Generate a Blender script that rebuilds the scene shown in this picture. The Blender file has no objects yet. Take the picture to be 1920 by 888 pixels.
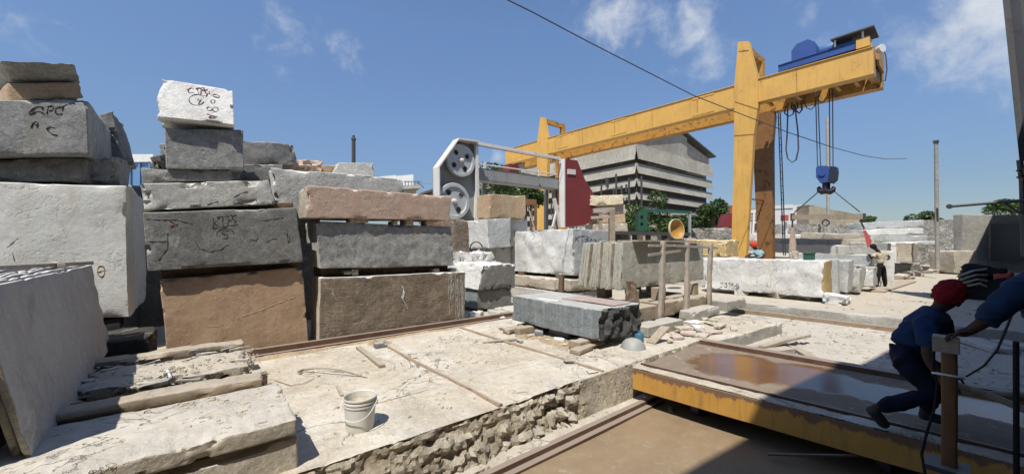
import bpy, bmesh, math, random
from mathutils import Vector, Matrix, noise
from mathutils.bvhtree import BVHTree
R = math.radians
S = bpy.context.scene
COL = S.collection
random.seed(7)

# ------------------------------------------------------------------ camera
FOC, CX, CY, EYE = 709.0, 960.0, 444.0, 1.65
PITCH = math.atan(16 / FOC)
TH = R(51)
RT = Vector((math.sin(TH), -math.cos(TH), 0))
FW = Vector((math.cos(TH) * math.cos(PITCH), math.sin(TH) * math.cos(PITCH), math.sin(PITCH)))
UP = Vector((-math.cos(TH) * math.sin(PITCH), -math.sin(TH) * math.sin(PITCH), math.cos(PITCH)))
EYEP = Vector((0, 0, EYE))
cam = bpy.data.cameras.new('camera')
cam.sensor_fit = 'HORIZONTAL'
cam.sensor_width = 36
cam.lens = FOC / 1920 * 36
cam.clip_start = 0.05
cam.clip_end = 5000
camo = bpy.data.objects.new('camera', cam)
COL.objects.link(camo)
m = Matrix((RT, UP, -FW)).transposed().to_4x4()
m.translation = EYEP
camo.matrix_world = m
S.camera = camo

# ------------------------------------------------------------------ sun, sky, exposure
SUNDIR = Vector((0.50, 0.31, -1.0)).normalized()
sl = bpy.data.lights.new('sun', 'SUN')
sl.energy = 4.6
sl.angle = R(0.53)
sl.color = (1.0, 0.955, 0.88)
so = bpy.data.objects.new('sun', sl)
COL.objects.link(so)
so.rotation_euler = SUNDIR.to_track_quat('-Z', 'Y').to_euler()
so.location = (0, 0, 40)
S.view_settings.view_transform = 'Standard'
S.view_settings.look = 'None'
S.view_settings.exposure = 0.30
S.view_settings.gamma = 1.0
S.view_settings.use_curve_mapping = False


def ray(x, y):
    return FW + RT * ((x - CX) / FOC) - UP * ((y - CY) / FOC)


def on_z(x, y, z=0.0):
    d = ray(x, y)
    return EYEP + d * ((z - EYE) / d.z)


def on_v(x, y, v):
    d = ray(x, y)
    return EYEP + d * (v / d.y)


def on_u(x, y, u):
    d = ray(x, y)
    return EYEP + d * (u / d.x)


def on_d(x, y, dep):
    return EYEP + ray(x, y) * dep


W = bpy.data.worlds.new('World')
S.world = W
W.use_nodes = True
nt = W.node_tree
nt.nodes.clear()


def nd(nt, typ, **kw):
    n = nt.nodes.new(typ)
    for k, v in kw.items():
        if k == 'inp':
            for i, val in v.items():
                n.inputs[i].default_value = val
        else:
            setattr(n, k, v)
    return n


def build_world():
    L = nt.links.new
    sky = nd(nt, 'ShaderNodeTexSky', sky_type='NISHITA', sun_disc=False)
    sky.sun_elevation = math.asin(-SUNDIR.z)
    sky.sun_rotation = math.atan2(-SUNDIR.x, -SUNDIR.y)
    sky.altitude = 200
    sky.air_density = 1.0
    sky.dust_density = .5
    sky.ozone_density = 3.0
    tc = nd(nt, 'ShaderNodeTexCoord')
    # clouds: a few soft puffs around fixed sky directions
    n1 = nd(nt, 'ShaderNodeTexNoise', inp={'Scale': 13.0, 'Detail': 10.0, 'Roughness': 0.60, 'Distortion': 0.25})
    L(tc.outputs['Generated'], n1.inputs['Vector'])
    total = None
    for (px, py, rad, amp) in [(1150, 30, .13, .78), (1165, 92, .08, .72), (1285, 55, .10, .8), (1325, 98, .08, .74), (1225, 20, .10, .5),
                               (535, 58, .10, .62), (655, 112, .08, .6), (628, 78, .05, .5), (1820, 50, .13, 1.05), (1885, 20, .16, 1.1), (1765, 72, .08, .8), (1560, 5, .14, .45),
                               (935, 296, .03, .8), (20, 40, .1, .45)]:
        d = ray(px, py).normalized()
        sub = nd(nt, 'ShaderNodeVectorMath', operation='DISTANCE')
        L(tc.outputs['Generated'], sub.inputs[0])
        sub.inputs[1].default_value = d
        mr = nd(nt, 'ShaderNodeMapRange', interpolation_type='SMOOTHSTEP')
        L(sub.outputs['Value'], mr.inputs[0])
        mr.inputs[1].default_value = rad * 1.35
        mr.inputs[2].default_value = 0.0
        mr.inputs[3].default_value = 0
        mr.inputs[4].default_value = amp
        if total is None:
            total = mr.outputs[0]
        else:
            a = nd(nt, 'ShaderNodeMath', operation='MAXIMUM')
            L(total, a.inputs[0])
            L(mr.outputs[0], a.inputs[1])
            total = a.outputs[0]
    nr = nd(nt, 'ShaderNodeMapRange')
    L(n1.outputs[0], nr.inputs[0])
    nr.inputs[1].default_value = .25
    nr.inputs[2].default_value = .75
    nr.inputs[3].default_value = -.55
    nr.inputs[4].default_value = .55
    sm = nd(nt, 'ShaderNodeMath', operation='ADD')
    L(total, sm.inputs[0])
    L(nr.outputs[0], sm.inputs[1])
    mul = nd(nt, 'ShaderNodeMapRange', interpolation_type='SMOOTHSTEP', inp={1: .30, 2: 1.45, 3: 0.0, 4: .92})
    L(sm.outputs[0], mul.inputs[0])
    cl = nd(nt, 'ShaderNodeMath', operation='MULTIPLY', use_clamp=True)
    L(mul.outputs[0], cl.inputs[0])
    cl.inputs[1].default_value = 1.0
    mix = nd(nt, 'ShaderNodeMix', data_type='RGBA')
    hs = nd(nt, 'ShaderNodeHueSaturation', inp={'Saturation': 1.0, 'Value': 1.02})
    L(sky.outputs[0], hs.inputs['Color'])
    L(cl.outputs[0], mix.inputs[0])
    tint = nd(nt, 'ShaderNodeMix', data_type='RGBA', blend_type='MULTIPLY', inp={0: 1.0})
    L(hs.outputs[0], tint.inputs[6])
    sz = nd(nt, 'ShaderNodeSeparateXYZ')
    L(tc.outputs['Generated'], sz.inputs[0])
    gr = nd(nt, 'ShaderNodeValToRGB')
    gr.color_ramp.elements[0].position = .0
    gr.color_ramp.elements[0].color = (.50, .50, .53, 1)
    gr.color_ramp.elements[1].position = .5
    gr.color_ramp.elements[1].color = (1.12, 1.16, 1.22, 1)
    for ps_, cc_ in ((.12, (.62, .63, .66, 1)), (.28, (.90, .92, .97, 1))):
        e_ = gr.color_ramp.elements.new(ps_)
        e_.color = cc_
    L(sz.outputs[2], gr.inputs[0])
    L(gr.outputs[0], tint.inputs[7])
    L(tint.outputs[2], mix.inputs[6])
    mix.inputs[7].default_value = (5.4, 5.7, 6.1, 1)
    bg = nd(nt, 'ShaderNodeBackground', inp={'Strength': 0.108})
    L(mix.outputs[2], bg.inputs[0])
    out = nd(nt, 'ShaderNodeOutputWorld')
    L(bg.outputs[0], out.inputs[0])


build_world()

# ------------------------------------------------------------------ materials
MATS = {}


def c4(c):
    return (c[0], c[1], c[2], 1)


def stone(name, c1, c2, c3=None, dust=(.56, .53, .47), dustamt=.7, speck=.18, streak=0.0, streakc=(.05, .045, .04), bump=.5, rough=.85,
          scale=1.0, pit=0.25, crack=0.11, bscale=1.0, saw=0.0, edge=None, cells=0.0):
    if name in MATS:
        return MATS[name]
    mt = bpy.data.materials.new(name)
    mt.use_nodes = True
    t = mt.node_tree
    L = t.links.new
    bs = t.nodes['Principled BSDF']
    tc = nd(t, 'ShaderNodeTexCoord')
    oi = nd(t, 'ShaderNodeObjectInfo')
    sc = nd(t, 'ShaderNodeMath', operation='MULTIPLY', inp={1: 53.0})
    L(oi.outputs['Random'], sc.inputs[0])
    add = nd(t, 'ShaderNodeVectorMath', operation='ADD')
    L(tc.outputs['Object'], add.inputs[0])
    L(sc.outputs[0], add.inputs[1])
    vec = add.outputs[0]

    def noi(s, det=5.0, ro=.6, v=None, dist=0.0):
        n = nd(t, 'ShaderNodeTexNoise', inp={'Scale': s, 'Detail': det, 'Roughness': ro, 'Distortion': dist})
        L(v or vec, n.inputs['Vector'])
        return n.outputs[0]

    def rng(src, a, b, lo=0.0, hi=1.0):
        n = nd(t, 'ShaderNodeMapRange', inp={1: a, 2: b, 3: lo, 4: hi})
        L(src, n.inputs[0])
        return n.outputs[0]

    def mixc(f, a, b, blend='MIX'):
        n = nd(t, 'ShaderNodeMix', data_type='RGBA', blend_type=blend)
        if hasattr(f, 'links'):
            L(f, n.inputs[0])
        else:
            n.inputs[0].default_value = f
        for s, i in ((a, 6), (b, 7)):
            if hasattr(s, 'links'):
                L(s, n.inputs[i])
            else:
                n.inputs[i].default_value = c4(s)
        return n.outputs[2]

    def mul(a, b):
        n = nd(t, 'ShaderNodeMath', operation='MULTIPLY')
        for s, i in ((a, 0), (b, 1)):
            if hasattr(s, 'links'):
                L(s, n.inputs[i])
            else:
                n.inputs[i].default_value = s
        return n.outputs[0]
    big = rng(noi(1.1 * scale, 7, .65, dist=.4), .32, .68)
    col = mixc(big, c1, c2)
    if c3:
        col = mixc(rng(noi(3.1 * scale, 8, .7, dist=.8), .5, .72), col, c3)
    # mottling + crystals
    mid = rng(noi(11 * scale, 7, .75, dist=.6), .3, .7, 1 - speck * 1.7, 1 + speck * 1.1)
    fine = rng(noi(60 * scale, 3, .65), .3, .7, 1 - speck * 1.3, 1 + speck * .9)
    mm = mul(mid, fine)
    g = nd(t, 'ShaderNodeCombineColor')
    for i in range(3):
        L(mm, g.inputs[i])
    col = mixc(1.0, col, g.outputs[0], 'MULTIPLY')
    if cells > 0:
        mc = nd(t, 'ShaderNodeMapping')
        mc.inputs['Scale'].default_value = (cells * .7, cells * .7, cells * 1.3)
        L(vec, mc.inputs['Vector'])
        for feat in ('F1', 'DISTANCE_TO_EDGE'):
            vc = nd(t, 'ShaderNodeTexVoronoi', feature=feat, inp={'Scale': 1.0})
            L(mc.outputs[0], vc.inputs['Vector'])
            if feat == 'F1':
                gq = nd(t, 'ShaderNodeSeparateColor')
                L(vc.outputs['Color'], gq.inputs[0])
                fq_ = rng(gq.outputs[0], 0, 1, .55, 1.15)
            else:
                fq_ = rng(vc.outputs[0], .02, .10, .35, 1.0)
            gg = nd(t, 'ShaderNodeCombineColor')
            for i in range(3):
                L(fq_, gg.inputs[i])
            col = mixc(1.0, col, gg.outputs[0], 'MULTIPLY')
    if streak > 0:
        mp = nd(t, 'ShaderNodeMapping')
        mp.inputs['Scale'].default_value = (5, 5, .35)
        L(vec, mp.inputs['Vector'])
        st = rng(noi(1.6, 6, .7, mp.outputs[0]), .5, .75)
        col = mixc(mul(st, streak), col, streakc)
    # irregular stains, drips and scuffs with a shape of their own
    sn = rng(noi(2.3 * scale, 10, .75, dist=.4), .58, .66)
    col = mixc(mul(sn, .42), col, tuple(x * .45 for x in c2))
    sh_ = rng(noi(19 * scale, 8, .8, dist=.6), .63, .68)
    col = mixc(mul(sh_, .6), col, tuple(x * .4 for x in c2))
    sf = rng(noi(5.5 * scale, 10, .8, dist=.5), .60, .66)
    col = mixc(mul(sf, .5), col, dust)
    # warm rusty drips running down the faces
    mw = nd(t, 'ShaderNodeMapping')
    mw.inputs['Scale'].default_value = (2.6, 2.6, .45)
    L(vec, mw.inputs['Vector'])
    wf = rng(noi(1.3, 8, .72, mw.outputs[0], .8), .50, .74)
    col = mixc(mul(wf, .55), col, (c1[0] * .80, c1[1] * .70, c1[2] * .54))
    # dust lying on upward faces
    ge = nd(t, 'ShaderNodeNewGeometry')
    sx = nd(t, 'ShaderNodeSeparateXYZ')
    L(ge.outputs['Normal'], sx.inputs[0])
    upf = rng(sx.outputs[2], .55, .9)
    dn = rng(noi(6, 6, .7), .2, .6, .35, 1.0)
    col = mixc(mul(mul(upf, dn), dustamt), col, dust)
    bs.inputs['Roughness'].default_value = rough
    bs.inputs['Specular IOR Level'].default_value = .25
    # bump
    b1 = noi(38 * bscale, 6, .7)
    b2 = noi(7 * bscale, 9, .7, dist=.6)
    ad = nd(t, 'ShaderNodeMath', operation='ADD')
    b3 = noi(120 * bscale, 3, .6)
    ab = nd(t, 'ShaderNodeMath', operation='ADD')
    L(mul(b1, .34), ab.inputs[0])
    L(mul(b3, .13), ab.inputs[1])
    L(ab.outputs[0], ad.inputs[0])
    L(mul(b2, .5), ad.inputs[1])
    h = ad.outputs[0]
    if saw > 0:
        mp2 = nd(t, 'ShaderNodeMapping')
        mp2.inputs['Scale'].default_value = (2.5, 2.5, 55)
        mp2.inputs['Rotation'].default_value = (0, .25, 0)
        L(vec, mp2.inputs['Vector'])
        a2 = nd(t, 'ShaderNodeMath', operation='ADD')
        L(h, a2.inputs[0])
        L(mul(noi(1.0, 4, .6, mp2.outputs[0]), saw), a2.inputs[1])
        h = a2.outputs[0]
    vo = nd(t, 'ShaderNodeTexVoronoi', inp={'Scale': 9.0 * bscale})
    L(vec, vo.inputs['Vector'])
    a3 = nd(t, 'ShaderNodeMath', operation='ADD')
    L(h, a3.inputs[0])
    L(mul(rng(vo.outputs[0], 0, .25, -1, 0), pit), a3.inputs[1])
    bm_ = rng(noi(1.6, 4, .55, dist=.15), .38, .64, .22, 1.1)
    hz = mul(a3.outputs[0], bm_)
    # fine open cracks
    cr1 = noi(1.15, 6, .6, dist=.45 if crack < .2 else 1.0)
    ab2 = nd(t, 'ShaderNodeMath', operation='SUBTRACT', inp={1: .5})
    L(cr1, ab2.inputs[0])
    ab3 = nd(t, 'ShaderNodeMath', operation='ABSOLUTE')
    L(ab2.outputs[0], ab3.inputs[0])
    crk = mul(rng(ab3.outputs[0], .0, .010, 1, 0), rng(noi(.9, 3, .5), .48, .60))
    hc = nd(t, 'ShaderNodeMath', operation='SUBTRACT')
    L(hz, hc.inputs[0])
    L(mul(crk, crack * 2.0), hc.inputs[1])
    bp = nd(t, 'ShaderNodeBump', inp={'Strength': min(1, bump * 1.35), 'Distance': .045})
    L(hc.outputs[0], bp.inputs['Height'])
    cc_ = mixc(mul(crk, min(1, crack * 2.4)), col, tuple(x * .35 for x in c2))
    # pale mineral veins
    vn = noi(.75, 5, .55, dist=.4)
    v2 = nd(t, 'ShaderNodeMath', operation='SUBTRACT', inp={1: .46})
    L(vn, v2.inputs[0])
    v3 = nd(t, 'ShaderNodeMath', operation='ABSOLUTE')
    L(v2.outputs[0], v3.inputs[0])
    cc_ = mixc(mul(mul(rng(v3.outputs[0], .0, .012, 1, 0), rng(noi(1.3, 4, .6), .46, .62)), .45), cc_, dust)
    L(cc_, bs.inputs['Base Color'])
    L(bp.outputs[0], bs.inputs['Normal'])
    MATS[name] = mt
    return mt


def paint(name, col, rust=(.13, .055, .025), amt=.3, rough=.55, dirt=.35, metallic=0.0, bump=.15, scale=1.0, dustamt=.35, topz=None):
    """weathered paint on steel: dirt, rust blooms, dust on top"""
    if name in MATS:
        return MATS[name]
    mt = bpy.data.materials.new(name)
    mt.use_nodes = True
    t = mt.node_tree
    L = t.links.new
    bs = t.nodes['Principled BSDF']
    tc = nd(t, 'ShaderNodeTexCoord')

    def noi(s, det=6.0, ro=.65, v=None, dist=0.0):
        n = nd(t, 'ShaderNodeTexNoise', inp={'Scale': s, 'Detail': det, 'Roughness': ro, 'Distortion': dist})
        L(v or tc.outputs['Object'], n.inputs['Vector'])
        return n.outputs[0]

    def rng(src, a, b, lo=0.0, hi=1.0):
        n = nd(t, 'ShaderNodeMapRange', inp={1: a, 2: b, 3: lo, 4: hi})
        L(src, n.inputs[0])
        return n.outputs[0]

    def mixc(f, a, b):
        n = nd(t, 'ShaderNodeMix', data_type='RGBA')
        L(f, n.inputs[0])
        for s, i in ((a, 6), (b, 7)):
            if hasattr(s, 'links'):
                L(s, n.inputs[i])
            else:
                n.inputs[i].default_value = c4(s)
        return n.outputs[2]
    cc = mixc(rng(noi(.8 * scale, 5), .3, .7, 0, .8), col, tuple(x * .78 for x in col))
    mp = nd(t, 'ShaderNodeMapping')
    mp.inputs['Scale'].default_value = (4, 4, .4)
    L(tc.outputs['Object'], mp.inputs['Vector'])
    cc = mixc(rng(noi(2.0 * scale, 6, .7, mp.outputs[0]), .5, .8, 0, dirt), cc, tuple(x * .35 + .02 for x in col))
    cc = mixc(rng(noi(3.2 * scale, 9, .75, dist=.7), .66 - .3 * amt, .72 - .3 * amt, 0, .9), cc, rust)
    if topz:   # scraped, rusted band along the upper edge, running down in tongues
        sp_ = nd(t, 'ShaderNodeSeparateXYZ')
        L(tc.outputs['Object'], sp_.inputs[0])
        m2_ = nd(t, 'ShaderNodeMapping')
        m2_.inputs['Scale'].default_value = (5, 5, 1.6)
        L(tc.outputs['Object'], m2_.inputs['Vector'])
        ad_ = nd(t, 'ShaderNodeMath', operation='MULTIPLY_ADD', inp={1: 1.5})
        L(noi(1.0, 9, .72, m2_.outputs[0], .3), ad_.inputs[0])
        L(rng(sp_.outputs[2], topz[0], topz[1], -1.05, -.03), ad_.inputs[2])
        cc = mixc(rng(ad_.outputs[0], .40, .50, 0, .92), cc, rust)
        cc = mixc(rng(noi(9, 8, .8), .62, .66, 0, .6), cc, tuple(x * .6 for x in rust))
    ge = nd(t, 'ShaderNodeNewGeometry')
    sx = nd(t, 'ShaderNodeSeparateXYZ')
    L(ge.outputs['Normal'], sx.inputs[0])
    cc = mixc(rng(sx.outputs[2], .6, .95, 0, dustamt), cc, (.45, .4, .33))
    L(cc, bs.inputs['Base Color'])
    bs.inputs['Roughness'].default_value = rough
    bs.inputs['Metallic'].default_value = metallic
    bp = nd(t, 'ShaderNodeBump', inp={'Strength': bump, 'Distance': .02})
    L(noi(12 * scale, 8, .7), bp.inputs['Height'])
    L(bp.outputs[0], bs.inputs['Normal'])
    MATS[name] = mt
    return mt


def wood(name, c1, c2, dustamt=.5):
    return stone(name, c1, c2, dust=(.5, .45, .37), dustamt=dustamt, streak=.25, streakc=tuple(x * .4 for x in c1), speck=.15, pit=.0, bump=.45, scale=2)


def cloth(name, col, rough=.9):
    if name in MATS:
        return MATS[name]
    mt = bpy.data.materials.new(name)
    mt.use_nodes = True
    t = mt.node_tree
    bs = t.nodes['Principled BSDF']
    tc = nd(t, 'ShaderNodeTexCoord')
    n = nd(t, 'ShaderNodeTexNoise', inp={'Scale': 7.0, 'Detail': 6.0, 'Roughness': .65})
    t.links.new(tc.outputs['Object'], n.inputs['Vector'])
    mx = nd(t, 'ShaderNodeMix', data_type='RGBA')
    t.links.new(n.outputs[0], mx.inputs[0])
    mx.inputs[6].default_value = c4(tuple(x * .65 for x in col))
    mx.inputs[7].default_value = c4(tuple(min(1, x * 1.25) for x in col))
    t.links.new(mx.outputs[2], bs.inputs['Base Color'])
    bs.inputs['Roughness'].default_value = rough
    bs.inputs['Specular IOR Level'].default_value = .2
    bp = nd(t, 'ShaderNodeBump', inp={'Strength': .4, 'Distance': .02})
    n2 = nd(t, 'ShaderNodeTexNoise', inp={'Scale': 16.0, 'Detail': 4.0, 'Distortion': 1.2})
    t.links.new(tc.outputs['Object'], n2.inputs['Vector'])
    t.links.new(n2.outputs[0], bp.inputs['Height'])
    t.links.new(bp.outputs[0], bs.inputs['Normal'])
    MATS[name] = mt
    return mt


PALE = stone('pale_marble', (.68, .68, .64), (.61, .62, .59), (.71, .70, .65), dust=(.78, .75, .70), bump=.28, speck=.07)
WHITE = stone('white_marble', (.68, .67, .64), (.56, .56, .53), (.74, .72, .68), crack=.2, dust=(.80, .78, .74), bump=.6, speck=.09)
WHITEG = stone('white_grey_marble', (.50, .51, .50), (.40, .42, .41), (.56, .55, .52), dust=(.66, .64, .58), bump=.6, speck=.12, streak=.2)
GREY = stone('grey_granite', (.285, .288, .275), (.35, .35, .33), (.24, .243, .235), bump=.38, speck=.25, dust=(.5, .49, .45))
GREYP = stone('light_grey_granite', (.47, .465, .43), (.53, .52, .475), (.42, .415, .385), bump=.4, speck=.2)
DARK = stone('dark_granite', (.185, .183, .172), (.23, .226, .21), (.15, .149, .14), bump=.35, speck=.22, streak=.15, dust=(.46, .45, .41))
DARKB = stone('brown_dark_granite', (.235, .185, .135), (.18, .145, .11), (.27, .22, .165), bump=.7, speck=.22, dust=(.62, .59, .52), saw=.55)
BLACK = stone('blue_black_granite', (.19, .215, .22), (.23, .25, .255), (.26, .29, .29), bump=.35, speck=.22, streak=.35, streakc=(.42, .45, .45), dust=(.42, .42, .40))
BROWN = stone('brown_sandstone', (.43, .295, .19), (.37, .25, .16), (.46, .33, .225), bump=.3, speck=.08, streak=.22, streakc=(.14, .09, .06), dust=(.5, .4, .3))
PINK = stone('pink_sandstone', (.48, .35, .275), (.43, .315, .25), (.50, .39, .305), bump=.3, speck=.1, streak=.12, streakc=(.28, .14, .1), dust=(.66, .6, .52))
TAN = stone('tan_stone', (.47, .35, .22), (.41, .29, .18), (.5, .4, .27), bump=.5, speck=.12, dust=(.62, .54, .42))
BEIGE = stone('beige_stone', (.50, .44, .35), (.42, .37, .29), (.54, .48, .39), crack=.22, bump=.7, speck=.14)
OCHRE = stone('ochre_stone', (.46, .34, .16), (.40, .29, .14), (.5, .42, .26), bump=.6, speck=.1, dust=(.6, .5, .34))
CONC = stone('dusty_concrete', (.47, .405, .305), (.61, .57, .495), (.45, .37, .26), dust=(.66, .61, .51), dustamt=.16, bump=.7, speck=.14, scale=.8, pit=.3, crack=.25)
CONCW = stone('broken_concrete', (.48, .42, .32), (.33, .29, .23), (.48, .43, .34), dust=(.56, .51, .43), bump=1.0, speck=.25, pit=.8, bscale=1.3)
CONCG = stone('grey_concrete', (.38, .365, .325), (.33, .315, .28), (.42, .40, .35), bump=.6, speck=.12, streak=.2, dust=(.52, .48, .41))
MASON = stone('rubble_masonry', (.46, .44, .395), (.29, .28, .255), (.42, .40, .355), bump=1.0, speck=.2, pit=1.0, bscale=.55, cells=5.5)
DUSTG = stone('dusty_ground', (.42, .365, .285), (.36, .31, .24), (.47, .42, .34), dust=(.50, .455, .375), bump=.5, speck=.14, scale=.6)
LOWF = stone('chalky_floor', (.44, .41, .35), (.36, .33, .28), (.50, .47, .41), dust=(.52, .485, .42), bump=.6, speck=.16, scale=.7, crack=.25)
SLABTOP = stone('sawn_slab', (.46, .44, .40), (.41, .39, .36), (.50, .48, .44), dust=(.66, .65, .61), bump=.12, speck=.07, streak=.2, streakc=(.27, .28, .30), pit=0)
SLABEDGE = stone('ridged_slab', (.44, .43, .36), (.38, .37, .31), (.49, .475, .40), dust=(.7, .68, .6), bump=.6, speck=.14, streak=.25, streakc=(.25, .23, .18))
WOODP = wood('dusty_timber', (.30, .24, .175), (.36, .30, .22))
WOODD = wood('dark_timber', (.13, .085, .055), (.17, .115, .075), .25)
WOODG = wood('grey_timber', (.36, .31, .25), (.42, .37, .31))
YEL = paint('crane_yellow', (.67, .385, .088), amt=.14, dirt=.6, dustamt=.3)
YELR = paint('rusty_yellow', (.50, .26, .05), rust=(.10, .045, .022), amt=.42, dirt=.6)
SHADELEG = paint('shaded_rusted_paint', (.24, .115, .035), rust=(.05, .025, .015), amt=.40, dirt=.75)  # rust blooms over a dark brown base that paints the rear leg's shaded side
YELB = paint('trolley_yellow', (.52, .275, .055), rust=(.16, .09, .055), amt=.10, dirt=.85, scale=2.2, topz=(.26, .50))
BLUE = paint('machine_blue', (.025, .075, .27), amt=.05, dustamt=.1)
BLUEL = paint('motor_blue', (.06, .16, .36), amt=.1, dustamt=.2)
RED = paint('machine_red', (.21, .032, .034), amt=.26, dirt=.6, rust=(.2, .07, .04), dustamt=.3)
REDB = paint('clamp_red', (.5, .09, .08), amt=.1)
WGREY = paint('machine_grey', (.30, .305, .295), rust=(.2, .19, .17), amt=.2, dirt=.5, dustamt=.6)
WWHITE = paint('flywheel_grey', (.47, .49, .48), rust=(.25, .25, .24), amt=.15, dustamt=.6)
WPAINT = paint('machine_white', (.72, .69, .64), rust=(.3, .2, .13), amt=.15, dustamt=.5)
GREEN = paint('machine_green', (.012, .085, .052), amt=.1)
STEEL = paint('dark_steel', (.05, .05, .052), rust=(.09, .045, .03), amt=.3, rough=.5)
ROPE = paint('wire_rope', (.06, .065, .075), rust=(.05, .035, .03), amt=.2)
RUST = paint('rusted_steel', (.13, .065, .04), rust=(.08, .04, .025), amt=.5, dustamt=.5)
RUSTD = paint('dusty_rail', (.30, .22, .15), rust=(.16, .09, .05), amt=.4, dustamt=.6)
CLAD = stone('asbestos_cladding', (.36, .34, .285), (.27, .25, .21), (.43, .405, .345), bump=.3, speck=.10, streak=.65, streakc=(.17, .155, .13), dustamt=.3, scale=.16, bscale=.3)
DARKIN = stone('shed_dark_wall', (.10, .095, .085), (.075, .07, .063), dustamt=.1, bump=.3, speck=.05, scale=.1)
ROOFM = stone('roof_sheet', (.11, .11, .105), (.08, .08, .078), dustamt=.1, bump=.2, speck=.05, scale=.2)
WALLW = stone('whitewashed_wall', (.66, .67, .66), (.58, .59, .58), bump=.3, speck=.04, streak=.25, streakc=(.35, .35, .34), dustamt=.2, scale=.3)
WALLB = stone('weathered_plaster', (.37, .32, .235), (.29, .255, .19), (.42, .37, .285), bump=.5, speck=.1, streak=.5, streakc=(.15, .13, .10), dustamt=.2, scale=.3)
PLASTIC = paint('bucket_plastic', (.66, .64, .57), rust=(.36, .31, .23), amt=.35, rough=.5, dustamt=.5)
MUD = None
SKIN = cloth('brown_skin', (.060, .030, .019), .6)
NAVY = cloth('navy_shirt', (.014, .033, .085))
NAVYD = cloth('dark_trousers', (.008, .010, .024))
DENIM = cloth('denim_shirt', (.016, .034, .072))
TURB = cloth('red_turban', (.17, .008, .012))
TURBO = cloth('orange_turban', (.62, .06, .025))
CREAM = cloth('cream_shirt', (.46, .40, .29))
CYAN = cloth('pale_blue_shirt', (.28, .40, .42))
BLKC = cloth('black_cloth', (.015, .015, .016))
SHOE = cloth('grey_shoe', (.045, .045, .045))
INKB = cloth('black_marker', (.065, .052, .044))
INKR = cloth('red_marker', (.17, .045, .04))
INKG = cloth('grey_marker', (.14, .17, .19))
CLOTHW = cloth('white_cloth', (.62, .62, .60))
BLUEC = cloth('blue_can_paint', (.05, .16, .26), .5)
LEAF = cloth('leaf_green', (.085, .135, .04))
LEAFD = cloth('leaf_dark_green', (.045, .078, .028))
CONTB = paint('container_blue', (.12, .24, .42), amt=.1)


def wetmat(name, dry, wet, scale=1.0, th=.5, edge=.03, wetrough=.06, bump=.25, centre=None):
    mt = bpy.data.materials.new(name)
    mt.use_nodes = True
    t = mt.node_tree
    L = t.links.new
    bs = t.nodes['Principled BSDF']
    tc = nd(t, 'ShaderNodeTexCoord')

    def noi(s, det=6.0, ro=.6, dist=0.0):
        n = nd(t, 'ShaderNodeTexNoise', inp={'Scale': s, 'Detail': det, 'Roughness': ro, 'Distortion': dist})
        L(tc.outputs['Object'], n.inputs['Vector'])
        return n.outputs[0]

    def rng(src, a, b, lo=0.0, hi=1.0):
        n = nd(t, 'ShaderNodeMapRange', inp={1: a, 2: b, 3: lo, 4: hi})
        L(src, n.inputs[0])
        return n.outputs[0]

    def mixc(f, a, b):
        n = nd(t, 'ShaderNodeMix', data_type='RGBA')
        L(f, n.inputs[0])
        for s, i in ((a, 6), (b, 7)):
            if hasattr(s, 'links'):
                L(s, n.inputs[i])
            else:
                n.inputs[i].default_value = c4(s)
        return n.outputs[2]
    src = noi(scale, 10, .70, .6)
    if centre:
        tot = None
        for (c, rad) in centre:
            ds = nd(t, 'ShaderNodeVectorMath', operation='DISTANCE')
            L(tc.outputs['Object'], ds.inputs[0])
            ds.inputs[1].default_value = c
            v = rng(ds.outputs['Value'], 0, rad, 1, 0)
            if tot is None:
                tot = v
            else:
                a = nd(t, 'ShaderNodeMath', operation='MAXIMUM')
                L(tot, a.inputs[0])
                L(v, a.inputs[1])
                tot = a.outputs[0]
        a = nd(t, 'ShaderNodeMath', operation='MULTIPLY_ADD', inp={1: .55})
        L(src, a.inputs[0])
        L(tot, a.inputs[2])
        src = a.outputs[0]
    mask = rng(src, th - edge, th + edge)
    dv = mixc(rng(noi(3, 8, .7), .3, .7), dry, tuple(x * .7 for x in dry))
    dv = mixc(rng(noi(7, 9, .75, 1.2), .55, .68, 0, .7), dv, (.45, .40, .33))
    wv = mixc(rng(noi(1.4, 6, .7), .35, .7), wet, tuple(x * .7 for x in wet))
    L(mixc(mask, dv, wv), bs.inputs['Base Color'])
    ro = nd(t, 'ShaderNodeMapRange', inp={1: 0, 2: 1, 3: .9, 4: wetrough})
    L(mask, ro.inputs[0])
    L(ro.outputs[0], bs.inputs['Roughness'])
    inv = rng(mask, 0, 1, bump, .006)
    bp = nd(t, 'ShaderNodeBump', inp={'Distance': .02})
    L(inv, bp.inputs['Strength'])
    L(noi(22, 8, .7), bp.inputs['Height'])
    L(bp.outputs[0], bs.inputs['Normal'])
    return mt


# ------------------------------------------------------------------ object helpers
ORG = {}


def tag(o, label=None, cat=None, group=None, kind=None):
    if label:
        o['label'] = label
    if cat:
        o['category'] = cat
    if group:
        o['group'] = group
    if kind:
        o['kind'] = kind
    return o


def empty(name, loc, label, cat, group=None):
    o = bpy.data.objects.new(name, None)
    o.empty_display_size = .2
    o.location = loc
    COL.objects.link(o)
    ORG[o.name] = Vector(loc)
    return tag(o, label, cat, group)


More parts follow.
